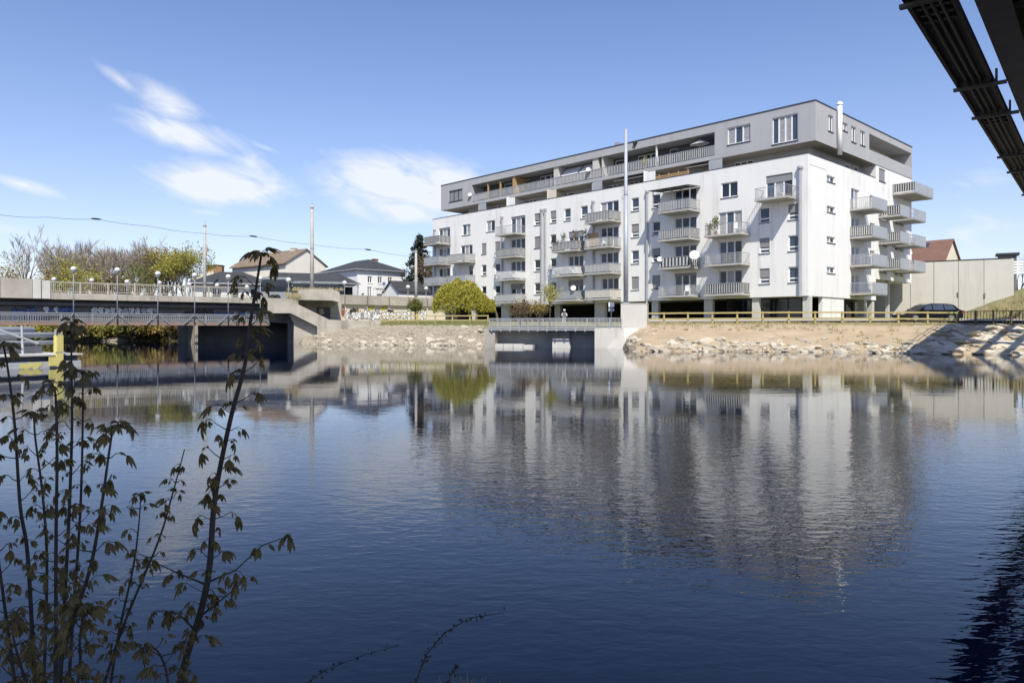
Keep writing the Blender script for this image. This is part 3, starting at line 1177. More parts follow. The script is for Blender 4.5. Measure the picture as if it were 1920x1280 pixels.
# --- rain ducts with hopper heads
for (px, py, y0) in ((1500, 309, .16), (1213, 355, .16), (1112, 374, .16), (1015, 390, .16), (1022, 389, .16), (941, 404, .16), (814.5, 428, .16)):
    x = lx(px, -y0)
    zt = lz(px, py, x, -y0)
    d = MB()
    r = .13 if px not in (1500,) else .17
    d.tube([(x, -y0, ZB - .05 if px != 1213 else ZB - .4), (x, -y0, zt - .55)], r, 10)
    d.lathe((x, -y0, zt - .55), [(r, 0), (r * 1.7, .2), (r * 1.7, .38), (r * 1.2, .42), (0, .42)], 10)
    d.build('rain_duct', DUCT, block, smooth=False)


# --- balconies
def balcony(x0, x1, D, zk, style, side=False, dish=None, y0=None):
    """slab with its railing; style picks the cloth or painted shade behind the slats"""
    if not side:
        pts = [(x0, -.02), (x0, -D), (x1, -D), (x1, -.02)]
    else:
        pts = [(.02, x0), (D, x0), (D, x1), (.02, x1)]
    sl = MB()
    ox = [(p[0], p[1], zk - .2) for p in pts]
    oz = [(p[0], p[1], zk) for p in pts]
    sl.prism(ox, oz)
    slab = sl.build('balcony', SLAB, block)
    bars, rails = MB(), MB()
    inner = []
    for (a, b) in pts:
        cx_, cy_ = (x0 + x1) / 2, (-D / 2 if not side else 0)
        inner.append((a + (.05 if a < cx_ else -.05), b + (.05 if b < -D / 2 else 0)) if not side else (a - (.05 if a > D / 2 else 0), b + (.05 if b < (x0 + x1) / 2 else -.05)))
    sp_, w_ = {'bars': (.2, .1), 'fine': (.14, .035), 'wide': (.42, .2), 'dark': (.26, .1), 'mid': (.23, .1), 'panel': (.2, .16), 'grey': (.2, .1), 'cream': (.24, .1), 'lattice': (.16, .03), 'glass': (.14, .02)}[style]
    rail_run(bars, rails, inner, zk, 1.05, sp_, w_)
    bm_ = {'glass': ZINC, 'fine': SLAT, 'panel': ZINCP, 'wide': SLAT}.get(style, SLAT)
    bars.build('railing_slats', bm_, slab, kind='stuff')
    rails.build('handrail', ZINC, slab)
    cl = {'mid': GAPSHADE, 'dark': SLATD, 'wide': SLATD, 'grey': CLOTHG, 'cream': CLOTHC, 'lattice': CLOTHW, 'panel': ZINCP}.get(style)  # mid and some dark sheets are shade painted into the slat gaps
    if cl:
        c = MB()
        q = []
        for (a, b) in inner:
            if not side:
                q.append((a + (.03 if a < (x0 + x1) / 2 else -.03), b + (.03 if b < -D / 2 else 0)))
            else:
                q.append((a - (.03 if a > D / 2 else 0), b + (.03 if b < (x0 + x1) / 2 else -.03)))
        for (p, r_) in zip(q[:-1], q[1:]):
            c.bar((p[0], p[1], zk + .57), (r_[0], r_[1], zk + .57), .012, .92)
        c.build('screen_or_shade_sheet', cl, slab)
    if style == 'lattice':
        la = MB()
        L_ = x1 - x0
        n_ = int(L_ / .32)
        for i in range(-3, n_ + 1):
            for sgn in (1, -1):
                xa, xb = x0 + i * .32, x0 + i * .32 + .95
                za, zb = (zk + .1, zk + 1.0) if sgn > 0 else (zk + 1.0, zk + .1)
                if xa < x0 + .03 or xb > x1 - .03:
                    continue
                la.bar((xa, -D - .01, za), (xb, -D - .01, zb), .05, .02)
        la.build('lattice', GWHITE, slab, kind='stuff')
    return slab


def bal(p0, p1, rows, D=2.1):
    a0, a1 = lx(p0, -D), lx(p1, -D)
    for (k, st_) in rows:
        balcony(a0, a1, D, ZK[k] - .02, st_)


bal(1414, 1477, ((3, 'glass'),), 1.9)
bal(1320, 1388, ((2, 'fine'), (1, 'fine'), (0, 'dark')), 2.0)
bal(1233, 1292, ((3, 'bars'), (2, 'mid'), (1, 'wide'), (0, 'fine')), 2.2)
bal(1095, 1144, ((3, 'mid'), (2, 'bars'), (1, 'grey'), (0, 'cream')), 2.1)
bal(1034, 1080, ((2, 'mid'), (1, 'lattice'), (0, 'panel')), 2.0)
bal(928, 966, ((3, 'glass'), (2, 'mid'), (1, 'lattice'), (0, 'grey')), 2.0)
bal(838, 872, ((2, 'grey'), (1, 'panel')), 2.0)
bal(794, 823, ((3, 'dark'), (2, 'panel'), (1, 'panel')), 2.3)
SZ = [CZ + 3.55 + 2.95 * k for k in range(5)]
for k, st_ in ((3, 'bars'), (2, 'mid'), (1, 'fine'), (0, 'glass')):
    balcony(9.8, 13.8, 2.3, SZ[k] + .1, st_, True)
for k, st_ in ((3, 'dark'), (2, 'mid'), (1, 'mid')):
    balcony(17.7, 20.5, 2.3, SZ[k] + .15, st_, True)
for k, st_ in ((3, 'fine'), (2, 'bars'), (1, 'bars')):
    balcony(22.0, 26.0, 2.3, SZ[k] + .2, st_, True)
balcony(22.0, 28.3, 2.4, SZ[4] + .3, 'dark', True)
# solid grey end panels of the side balconies, facing the drive
for (a0, a1, ks, dz) in ((9.8, 13.8, (0, 1, 2, 3), .1), (17.7, 20.5, (1, 2, 3), .15), (22.0, 26.0, (1, 2, 3), .2), (22.0, 28.3, (4,), .3)):
    for k in ks:
        D = 2.4 if k == 4 else 2.3
        MB().box(D - .02, D + .03, a0 - .02, a1 + .02, SZ[k] + dz - .12, SZ[k] + dz + 1.08).build('balcony_panel', ZINCP, block)

# sun awning over the upper middle balcony
a0, a1 = lx(1231, -1.4), lx(1300, -1.4)
aw = MB()
zt = ZK[3] + 2.55
aw.prism([(a0, -.05, zt), (a1, -.05, zt), (a1 + .2, -2.75, zt - .22), (a0 - .2, -2.75, zt - .22)], [(a0, -.05, zt + .05), (a1, -.05, zt + .05), (a1 + .2, -2.75, zt - .17), (a0 - .2, -2.75, zt - .17)])
awn = aw.build('awning', SLATD, block)
pb = MB()
for i in range(5):
    x = a0 + (a1 - a0) * i / 4
    pb.bar((x, -.06, zt - .03), (x, -2.7, zt - .25), .06)
for x in (a0, (a0 + a1) / 2, a1):
    pb.bar((x, -2.05, ZK[3]), (x, -2.05, zt - .18), .07)
pb.build('awning_frame', ZINC, awn)

# --- grey top storey
XBL = lx(827, FB)
holes_b = []
LG = (lx(885, FB), lx(1340, FB), ZU + .42, ZT - .92, 2.3)
holes_b.append(LG)
bw = []
for (p0, p1, q0, q1, n) in ((842, 867, 356, 377, 3), (1364, 1407, 236, 268, 3), (1448, 1496, 217, 267, 4)):
    a0, a1 = lx(p0, FB), lx(p1, FB)
    pm = (p0 + p1) / 2
    z0, z1 = lz(pm, q1, (a0 + a1) / 2, FB), lz(pm, q0, (a0 + a1) / 2, FB)
    holes_b.append((a0, a1, z0, z1))
    bw.append((a0, a1, z0, z1, n))
tb = MB()
wall_holes(tb, MBX, XBL, 0.05, ZU, ZT, holes_b, .2)
MSB = lambda a, b, d: (.05 + d, a, b)
holes_s, sw = [], []
for (p0, p1, q0, q1) in ((1552, 1561, 217, 247), (1579, 1588, 231, 246), (1595, 1604, 238, 267), (1612, 1621, 246, 273)):
    a0, a1 = ly(p0), ly(p1)
    z0, z1 = lz(0, q1, 0, (a0 + a1) / 2), lz(0, q0, 0, (a0 + a1) / 2)
    holes_s.append((a0, a1, z0, z1))
    sw.append((a0, a1, z0, z1))
holes_s.append((ly(1629), ly(1708), ZU + 1.35, ZT - .75, 2.4))
wall_holes(tb, MSB, FB, YR, ZU, ZT, holes_s, .2)
LGs = holes_s[-1]
tb.add([(XBL, FB, ZU), (XBL, 13.4, ZU), (XBL, 13.4, ZT), (XBL, FB, ZT)], [(0, 1, 2, 3)])
tb.add([(XBL, 13.4, ZU), (-13, 13.4, ZU), (-13, 13.4, ZT), (XBL, 13.4, ZT)], [(0, 1, 2, 3)])
tb.add([(.05, YR, ZU), (-13, YR, ZU), (-13, YR, ZT), (.05, YR, ZT)], [(0, 1, 2, 3)])
tb.add([(-13, 13.4, ZU), (-13, YR, ZU), (-13, YR, ZT), (-13, 13.4, ZT)], [(0, 1, 2, 3)])
top = tb.build('top_storey', GREYP, block)
rf = MB()
rf.box(XBL - .05, .1, FB - .05, 13.45, ZT, ZT + .1)
rf.box(-13, .1, 13.45, YR + .05, ZT, ZT + .1)
rf.build('roof', FLASH, block)
sf = MB()
sf.add([(XBL, FB + .003, ZU + .004), (.05, FB + .003, ZU + .004), (.05, 13.4, ZU + .004), (XBL, 13.4, ZU + .004)], [(0, 1, 2, 3)])
sf.add([(-13, 13.4, ZU + .004), (.05, 13.4, ZU + .004), (.05, 17, ZU + .004), (-13, 17, ZU + .004)], [(0, 1, 2, 3)])
sf.build('soffit', SOFF, block)
for (a0, a1, z0, z1, n) in bw:
    window(block, MBX, a0, a1, z0, z1, n, glass=[GLASS2, CURT, CURT, GLASS2] if n == 4 else ([SHUT] if a0 < -40 else [CURT, GLASS2, CURT]), sill=2, fm=PVC if a0 > -40 else FLASH)
for h in sw:
    window(block, MSB, *h, n=2, glass=[CURT, GLASS2], sill=2)
# loggia: back wall, doors, dividers, railing
lb = MB()
yb = FB + 2.3
holes_g = []
for (p0, p1) in ((1195, 1232), (1153, 1168), (1012, 1042), (985, 994), (945, 960), (1255, 1270)):
    holes_g.append((lx(p0, yb), lx(p1, yb), LG[2] + .05, LG[2] + 2.3))
MLG = lambda a, b, d: (a, yb - d, b)
wall_holes(lb, MLG, LG[0], LG[1], LG[2], LG[3], holes_g, .15)
lb.build('loggia_wall', DGREY, block)
for h in holes_g:
    window(block, MLG, *h, n=3 if h[1] - h[0] > 2.4 else 1, glass=[GLASS2, GLASS, GLASS2], sill=False, name='balcony_door')
for (px, w, m) in ((913, .12, WOODT), (936, .12, WOODT), (962, .5, WOODT), (1041, .8, CONCL), (1115, .9, CONCL), (1128, .2, CONCL), (1229, .12, PVC)):
    x = lx(px, FB)
    MB().box(x - w / 2, x + w / 2, FB + .15, FB + (.4 if w < .2 else 2.28), LG[2], LG[3] - .002).build('divider', m, block)
bars, rails = MB(), MB()
rail_run(bars, rails, [(LG[0], FB + .06), (LG[1], FB + .06)], LG[2], 1.1, .24, .11)
lr = rails.build('loggia_railing', ZINC, block)
bars.build('railing_slats', SLAT, lr, kind='stuff')
for (p0, p1, m) in ((885, 913, 0), (1041, 1126, 1)):
    c = MB()
    c.bar((lx(p0, FB), FB + .11, LG[2] + .6), (lx(p1, FB), FB + .11, LG[2] + .6), .015, .95)
    c.build('screen_or_shade_sheet', CLOTHG, lr)
# white sail blinds in the middle of the loggia
for (p0, p1) in ((1047, 1078), (1081, 1116)):
    x0, x1 = lx(p0, FB), lx(p1, FB)
    MB().prism([(x0, FB + .35, LG[2] + 1.15), (x1, FB + .35, LG[2] + 1.15), (x1, FB + 1.6, LG[3] - .15), (x0, FB + 1.6, LG[3] - .15)],
               [(x0, FB + .38, LG[2] + 1.15), (x1, FB + .38, LG[2] + 1.15), (x1, FB + 1.63, LG[3] - .15), (x0, FB + 1.63, LG[3] - .15)]).build('sail_blind', CLOTHW, block)
# side loggia
sb = MB()
sb.add([(-2.35, LGs[0], LGs[2]), (-2.35, LGs[1], LGs[2]), (-2.35, LGs[1], LGs[3]), (-2.35, LGs[0], LGs[3])], [(0, 1, 2, 3)])
sb.build('loggia_wall', CREAM, block)
# set-back fifth storey below the grey box
h5 = []
yb5 = 3.9
M5 = lambda a, b, d: (a, yb5 - d, b)
for (p0, p1) in ((1376, 1412), (1250, 1262), (1140, 1165), (1040, 1075), (985, 1005), (920, 938), (1180, 1205)):
    h5.append((lx(p0, yb5), lx(p1, yb5), Z5 + .05, Z5 + 2.3))
fb = MB()
wall_holes(fb, M5, XL + 4, -1.5, Z5 - .1, ZU, h5, .15)
fb.add([(-1.5, yb5, Z5), (-1.5, 16.8, Z5), (-1.5, 16.8, ZU), (-1.5, yb5, ZU)], [(0, 1, 2, 3)])
fb.build('fifth_storey_wall', GREYP, block)
for h in h5:
    window(block, M5, *h, n=3 if h[1] - h[0] > 2 else 1, glass=[GLASS, GLASS2, GLASS], sill=False, name='terrace_door')
MX5 = lambda a, b, d: (-1.5 + d, a, b)
for (p0, p1, z0, z1) in ((1583, 1592, Z5 + 1.4, Z5 + 2.1), (1600, 1607, Z5, Z5 + 2.2), (1618, 1628, Z5, Z5 + 2.2)):
    window(block, lambda a, b, d: (-1.3 + d, a, b), ly(p0, -1.5), ly(p1, -1.5), z0, z1, 1, glass=GLASS2, sill=False)
for px, m in ((1337, ZINCP), (958, PVC), (905, ZINCP), (1034, CREAM), (1118, ZINCP), (1215, PVC)):
    x = lx(px, 1.2)
    MB().box(x - .04, x + .04, .4, 3.8, Z5, ZU - .1 if m is not ZINCP else Z5 + 2.1).build('terrace_screen', m, block)
    if m in (ZINCP, CREAM, PVC):
        MB().box(x + .05, x + 1.5, .5, .55, Z5, Z5 + 2.2).build('terrace_screen', m, block)
# timber pergola on the terrace
pg = MB()
for i in range(5):
    x = lx(1218 + i * 18, .7)
    pg.bar((x, .7, Z5), (x, .7, Z5 + 1.75), .1)
for z in (Z5 + 1.1, Z5 + 1.3, Z5 + 1.5):
    pg.bar((lx(1218, .7), .7, z), (lx(1292, .7), .7, z), .05, .12)
pg.build('timber_screen', WOODT, block)
for (p0, p1) in ((1284, 1328), (1150, 1205)):
    x0, x1 = lx(p0, 1), lx(p1, 1)
    MB().prism([(x0, 1.0, ZU - .55), (x1, 1.0, ZU - .55), (x1, 2.6, ZU - .1), (x0, 2.6, ZU - .1)], [(x0, 1.0, ZU - .5), (x1, 1.0, ZU - .5), (x1, 2.6, ZU - .05), (x0, 2.6, ZU - .05)]).build('awning', CLOTHG, block)
# white flue on the side
f_ = MB()
yf = ly(1575, .35)
f_.tube([(.33, yf, lz(1575, 290, .33, yf)), (.33, yf, ZT + .55)], .24, 14)
f_.lathe((.33, yf, ZT + .55), [(.3, 0), (.3, .15), (.12, .35), (0, .36)], 14)
f_.build('flue', PVC, block, smooth=True)
# roof clutter
rc = MB()
x = lx(1165, 4)
rc.box(x - .3, x + .3, 3, 3.6, ZT + .1, ZT + .9)
rc.build('roof_vent', DUCT, block)
# triangular lamp bracket under the roof edge
x = lx(1192, FB)
MB().prism([(x - .3, FB - .02, ZT - .15), (x + .3, FB - .02, ZT - .15), (x - .1, FB - .02, ZT - .75)], [(x - .3, FB - .25, ZT - .12), (x + .3, FB - .25, ZT - .12), (x - .1, FB - .1, ZT - .75)]).build('bracket', FLASH, block)


# --- satellite dishes
def dish(px, py, y, r, label, face=(-.2, -1, .35)):
    x = lx(px, y)
    z = lz(px, py, x, y)
    Yw = Matrix.Rotation(BANG, 4, 'Z') @ Vector((x, y, 0))
    base = Vector((C0[0] + Yw.x, C0[1] + Yw.y, z - .45))
    t = thing('satellite_dish', label, 'satellite dish', base, group='satellite dishes on the balconies')
    d = Vector(face).normalized()
    q = d.to_track_quat('Z', 'Y')
    mb = MB()
    mb.lathe((0, 0, 0), [(0, -.12 * r), (r * .5, -.09 * r), (r * .85, -.02 * r), (r, .06 * r), (r * .97, .08 * r), (r * .5, -.05 * r), (0, -.08 * r)], 16)
    mb.v = [tuple(q @ Vector(v) + Vector((0, 0, .45))) for v in mb.v]
    mb.build('reflector', CLOTHW, t, smooth=True)
    ar = MB()
    ar.tube([q @ Vector((0, -r * .9, 0)) + Vector((0, 0, .45)), q @ Vector((0, -r * .2, r * .9)) + Vector((0, 0, .45))], .02, 5)
    ar.tube([(0, .1, 0), (0, .1, .4)], .03, 6)
    ar.build('arm', DUCT, t)
    return t


dish(1302, 478, -2.25, .52, 'large white satellite dish on the dark striped balcony railing')
dish(1237, 486, -2.25, .3, 'small white satellite dish on the left corner of the striped balcony')
dish(1075, 540, -2.05, .34, 'white satellite dish on a low grey balcony by the young tree')
dish(881, 365, FB - .2, .3, 'white satellite dish at the left end of the top loggia')
dish(1103, 318, FB - .2, .3, 'white satellite dish beside the white sail blinds')


# --- closed parasol in the loggia, plants on a balcony
def wpos(x, y, z):
    v = Matrix.Rotation(BANG, 4, 'Z') @ Vector((x, y, 0))
    return Vector((C0[0] + v.x, C0[1] + v.y, z))


x = lx(1312, FB + .9)
t = thing('parasol', 'pale parasol open in the right end of the top loggia', 'parasol', wpos(x, FB + .9, LG[2]), BANG)
mb = MB()
n = 8
apex = (0, 0, 2.3)
rim = [(1.25 * math.cos(2 * math.pi * k / n), .8 * math.sin(2 * math.pi * k / n), 1.75 + (.05 if k % 2 else 0)) for k in range(n)]
mb.add([apex] + rim, [(0, 1 + k, 1 + (k + 1) % n) for k in range(n)])
mb.build('canopy', CLOTHW, t)
MB().tube([(0, 0, 0), (0, 0, 2.25)], .03, 6).build('pole', DUCT, t)


def pot_plant(px, y, zf, h, label, m, n=160):
    x = lx(px, y)
    t = thing('potted_plant', label, 'plant', wpos(x, y, zf), group='plants on the balconies')
    MB().lathe((0, 0, 0), [(0, 0), (.16, 0), (.2, .35), (.17, .35), (0, .3)], 10).build('pot', BRICK, t)
    q, f = leaf_cloud([(0, 0, h * .55), (0, 0, h * .8), (.1, 0, h * .7)], n // 3, (.18, .18, .22), .1)
    np_mesh('foliage', q, f, m, t, kind='stuff')
    MB().tube([(0, 0, .3), (0, 0, h * .7)], .02, 5).build('stem', BARK, t)


pot_plant(1330, -1.7, ZK[2], 1.25, 'yellowish potted plant at the left end of a fine barred balcony', LEAFO)
pot_plant(1342, -1.7, ZK[2], 1.8, 'taller dark potted shrub second from the left on the barred balcony', LEAFG, 240)
pot_plant(1210, FB + .3, LG[2], 1.25, 'yellow flowering plant behind the loggia railing', LEAFY)
for i, px in enumerate((1037, 1045, 1056, 1077, 1097)):
    pot_plant(px, -1.75, ZK[2], (1.9, 1.4, 2.3, 2.6, 2.6)[i], ('thin leafless potted plant at the left end of the cluttered balcony', 'bushy dark potted plant on the cluttered balcony', 'tall pointed potted plant on the cluttered balcony', 'tall narrow potted plant in the middle of the cluttered balcony', 'tall narrow potted plant by the brown screen of the cluttered balcony')[i], LEAFB if i % 2 else LEAFD, 110)

# things standing on the balconies
x = lx(847, -1.7)
t = thing('closed_parasol', 'closed white parasol hanging on a balcony above the willow', 'parasol', wpos(x, -1.7, ZK[1]), BANG)
MB().lathe((0, 0, .9), [(.03, 0), (.2, .1), (.16, .7), (.05, 1.35), (0, 1.4)], 9).build('canopy', CLOTHW, t)
MB().tube([(0, 0, 0), (0, 0, 2.3)], .025, 6).build('pole', DUCT, t)
x = lx(1108, -1.6)
t = thing('timber_screen', 'brown timber privacy screen at the left end of a middle balcony', 'screen', wpos(x, -1.2, ZK[2]), BANG)
for k in range(6):
    MB().box(-.75, .75, -.02, .02, .25 + k * .26, .25 + k * .26 + .24).build('board', WOODT, t)
for xx in (-.72, .72):
    MB().box(xx - .03, xx + .03, .022, .07, 0, 1.85).build('post', WOODT, t)


def balcony_chair(px, y, k, rot, m, label):
    t = thing('balcony_chair', label, 'chair', wpos(lx(px, y), y, ZK[k]), BANG + rot, group='chairs on the balconies')
    MB().box(-.24, .24, -.24, .24, .42, .46).build('seat', m, t)
    MB().box(-.24, .24, .2, .24, .47, 1.15).build('backrest', m, t)
    for (a, b) in ((-.22, -.22), (.22, -.22), (-.22, .22), (.22, .22)):
        MB().box(a - .02, a + .02, b - .02, b + .02, 0, .418).build('leg', m, t)


for (px, y, k, rot, m, lab) in ((1368, -1.2, 1, .6, SLATD, 'dark chair left of its twin on the second-floor barred balcony'), (1385, -1.1, 1, -.9, SLATD, 'dark chair at the right end of the second-floor barred balcony'),
                                (1288, -1.3, 0, .3, GWHITE, 'white chair on the lowest fine barred balcony'), (1462, -1.0, 3, 2.8, GWHITE, 'white chair on the single top balcony at the right'),
                                (1133, -1.2, 2, .4, GWHITE, 'white chair behind the glassy rail beside the tall mast'), (1382, -1.2, 2, 1.2, GWHITE, 'white chair right of the tall balcony plants')):
    balcony_chair(px, y, k, rot, m, lab)

# ================================================================== OUTLET, MAST AND FENCES BELOW THE BLOCK
PO = PF(((918 - CX) / F * 63.0, 63.0), ((1165 - CX) / F * 60.2 - (918 - CX) / F * 63.0, 60.2 - 63.0))
outlet = thing('outlet_structure', 'concrete river outlet with a galvanised railing walkway', 'weir', (PO.p[0], PO.p[1], 0), PO.ang)
SL = PO.s(1165)
dk = MB()
dk.box(0, SL, 0, 2.2, CZ - .02, CZ + .1)
dk.build('walkway_deck', CONCL, outlet)
fa = MB()
fa.box(0, SL - 2.2, -.06, .0, CZ - .2, CZ - .08)
for i in range(12):
    s = .2 + i * (SL - 2.4) / 11
    fa.box(s - .05, s + .05, -.08, -.004, CZ - .3, CZ + .12)
fa.build('edge_beam', ZINC, outlet)
rails = MB()
for z in (CZ + .82, CZ + .15):
    rails.bar((0, -.03, z), (SL, -.03, z), .06)
    rails.bar((.03, 0, z), (.03, 2.2, z), .06)
for i in range(13):
    s = i * SL / 12
    rails.bar((s, -.03, CZ - .1), (s, -.03, CZ + .82), .06)
rl = rails.build('railing', ZINC, outlet)
bars = MB()
for i in range(int(SL / .11)):
    s = .05 + i * .11
    bars.bar((s, -.03, CZ + .15), (s, -.03, CZ + .82), .03, .03)
bars.build('railing_bars', SLAT, rl, kind='stuff')
s0, s1 = PO.s(925, 1.6), PO.s(1130, 1.6)
wl_ = MB()
wl_.box(s0 - .1, s1 + .3, 1.5, 2.3, -1.2, CZ - .021)
wl_.build('back_wall', mat('outlet_concrete', (.40, .385, .36), (.29, .28, .26), scale=.8, rough=.85, streak=.6, bump=.15, bscale=8), outlet)  # mid-grey concrete with random mottling and vertical streaks
a, b = PO.s(1036, .8), PO.s(1072, .8)
MB().prism([(a, .7, -1.2), (b + .1, .7, -1.2), (b - .25, .7, CZ - .9), (a, .7, CZ - .9)], [(a, 1.5, -1.2), (b + .1, 1.5, -1.2), (b - .25, 1.5, CZ - .9), (a, 1.5, CZ - .9)]).build('buttress', CONCL, outlet)
MB().box(a, b - .25, 1.1, 1.498, CZ - .9, CZ - .022).build('pier', CONC, outlet)
a, b = PO.s(926, .2), PO.s(1000, .2)
for i in range(4):
    w = (b - a) / 4
    MB().box(a + i * w, a + (i + 1) * w - .05, .15, 1.498, -1.2, .3 if i < 3 else .22).build('sill_block', CONCL, outlet)
# wing wall on the right, running out to the bank
a, b = PO.s(1119), PO.s(1182, -1.2)
wg = MB()
wg.prism([(SL - 2.2, -.05, -1.2), (SL + .6, -1.6, -1.2), (SL + 1.4, -1.2, -1.2), (SL + 1.4, 2.3, -1.2), (SL - 2.2, 2.3, -1.2)],
         [(SL - 2.2, -.05, CZ - .03), (SL + .2, -.06, CZ - .03), (SL + 1.4, -.05, CZ - .03), (SL + 1.4, 2.3, CZ - .03), (SL - 2.2, 2.3, CZ - .03)])
wg.build('wing_wall', CONCW, outlet)
MB().box(-.5, .45, .1, 2.4, -1.2, CZ - .03).build('wing_wall', CONC, outlet)
# concrete housing block and the tall mast on it
a, b = PO.s(1164, .4), PO.s(1213, .4)
kb = thing('concrete_block', 'pale concrete housing at the right end of the outlet railing', 'concrete block', tuple(PO.w((a + b) / 2, 1.4, 0)), PO.ang)
hb = (b - a) / 2
MB().box(-hb, hb, -1.0, 1.0, .2, CZ + 1.98).build('body', CONCL, kb)
MB().box(-hb - .03, hb + .03, -1.03, 1.03, CZ + 1.982, CZ + 2.05).build('cap', CONCL, kb)
MB().box(-hb + .15, hb - .9, -1.012, -.998, CZ + .1, CZ + 1.8).build('panel', CONCW, kb)
p = PO.w(PO.s(1173.5, 1.0), 1.0, CZ + 2.05)
mast = thing('steel_mast', 'tall bare silver steel mast on the concrete block', 'mast', tuple(p))
hm = (615 - 243) / F * p.y + CZ - p.z
MB().tube([(0, 0, 0), (0, 0, hm * .62)], [.2, .19], 14).build('lower_tube', STEELP, mast, smooth=True)
MB().tube([(0, 0, hm * .62), (0, 0, hm * .63), (0, 0, hm)], [.19, .15, .13], 14).build('upper_tube', STEELP, mast, smooth=True)
MB().lathe((0, 0, 0), [(.34, 0), (.34, .05), (.2, .06)], 14).build('base_plate', DUCT, mast)
MB().tube([(-.2, 0, hm * .6), (-.32, 0, hm * .6), (-.32, 0, hm * .62)], .03, 6).build('bracket', DUCT, mast)


# ------------------------------------------------------------------ timber rail fences
def timber_fence(name, label, pts, spacing, h=1.05, m=WOODY, posts=None):
    """pts: world (x, y, z) of the foot line; each post and each rail is a part"""
    t = thing(name, label, 'fence', pts[0], group='timber rail fences on the bank')
    o = Vector(pts[0])
    lens = [(Vector(b) - Vector(a)).length for a, b in zip(pts[:-1], pts[1:])]
    tot = sum(lens)
    n = max(1, int(round(tot / spacing)))
    P = []
    for i in range(n + 1):
        d = tot * i / n
        for (a, b, l) in zip(pts[:-1], pts[1:], lens):
            if d <= l + 1e-6:
                P.append(Vector(a).lerp(Vector(b), min(1, d / l)) - o)
                break
            d -= l
    for i, p in enumerate(P):
        MB().bar((p.x, p.y, p.z - .2), (p.x + random.uniform(-.015, .015), p.y, p.z + h + .03), .13, .13).build('post', m, t)
    for a, b in zip(P[:-1], P[1:]):
        for z in (h, h * .55):
            MB().bar((a.x, a.y - .09, a.z + z - .06), (b.x, b.y - .09, b.z + z - .06 + random.uniform(-.015, .015)), .05, .12).build('rail', m, t)
    return t


def crest(px, dy=.5):
    c = poly_sample(CREST, t_of(px), 3)
    Y = c[1] + dy
    return ((px - CX) / F * Y, Y, c[2] + .04)


def fpt(px, py, Y):
    return (float((px - CX) / F * Y), Y, CZ + (HY - py) / F * Y)


timber_fence('rail_fence', 'long weathered yellow timber rail fence above the sandy bank', [fpt(1201, 609.5, 62.0), fpt(1500, 608.8, 58.2), fpt(1795, 611, 54.4)], 1.95)
timber_fence('rail_fence', 'short timber rail fence on the stony bank by the willow', [fpt(715, 609, 82), fpt(800, 609, 80.5), fpt(915, 609.5, 77)], 2.3)

# bar fence on the right with grass behind
p0, p1, p2 = Vector(fpt(1797, 611, 54.3)), Vector(fpt(1930, 611, 52.4)), Vector(fpt(2300, 612, 50.0))
bfence = thing('bar_fence', 'dark upright bar fence at the right above the riprap', 'fence', tuple(p0))
bars = MB()
L1 = (p1 - p0).length
for (a, b) in ((p0, p1), (p1, p2)):
    n = int((b - a).length / .19)
    for i in range(n):
        q = a.lerp(b, i / n) - p0
        bars.bar((q.x, q.y, q.z), (q.x, q.y, q.z + 1.08), .03, .03)
br = MB()
for (a, b) in ((p0, p1), (p1, p2)):
    for z in (.08, 1.08):
        br.bar(a - p0 + Vector((0, 0, z)), b - p0 + Vector((0, 0, z)), .05)
rr = br.build('rails', mat('brown_steel', (.12, .10, .07), rough=.6), bfence)
bars.build('bars', MATS['brown_steel'], rr, kind='stuff')
for i in range(5):
    q = p0.lerp(p1, i / 4) - p0
    MB().bar((q.x, q.y, q.z - .2), (q.x, q.y, q.z + 1.15), .09).build('post', MATS['brown_steel'], bfence)

# low dark panel (site board) behind the fence, far away kerb stones and drive
dv = []
drive = MB()
pts_f = [(1200, 63.6), (1500, 60.2), (1800, 56.6), (1960, 55.0)]
pts_b = [(1212, 67.5), (1500, 68.0), (1760, 63.6), (1960, 61.0)]
vs = []
for (px, Y) in pts_f + pts_b[::-1]:
    x = (px - CX) / F * Y
    vs.append((x, Y, ground_z(x, Y) + .12))
drive.add(vs, [tuple(range(len(vs)))])
drive.build('drive', mat('pale_gravel_drive', (.42, .39, .34), (.33, .305, .265), scale=1.2, rough=.97, bump=.3, bscale=20), kind='structure', label='pale gravel drive between the rail fence and the block')

# ------------------------------------------------------------------ parked estate car
CARY = 59.0
cx0, cx1 = at(1680, 605, CARY), at(1796, 605, CARY)
zc = 2.12
car = thing('parked_car', 'black estate car parked side-on by the concrete panel wall', 'car', ((cx0.x + cx1.x) / 2, CARY, zc), R(2))
L2 = 2.42
side = [(-L2, .42), (-L2 + .02, .62), (-L2 + .22, .76), (-1.25, .92), (-.55, 1.36), (-.1, 1.47), (.9, 1.48), (1.75, 1.38), (2.12, 1.02), (2.3, .95), (L2, .62), (L2 - .03, .36), (1.95, .3), (-2.1, .28)]


def car_ring(inset, y):
    return [(x, y, z) for (x, z) in side]


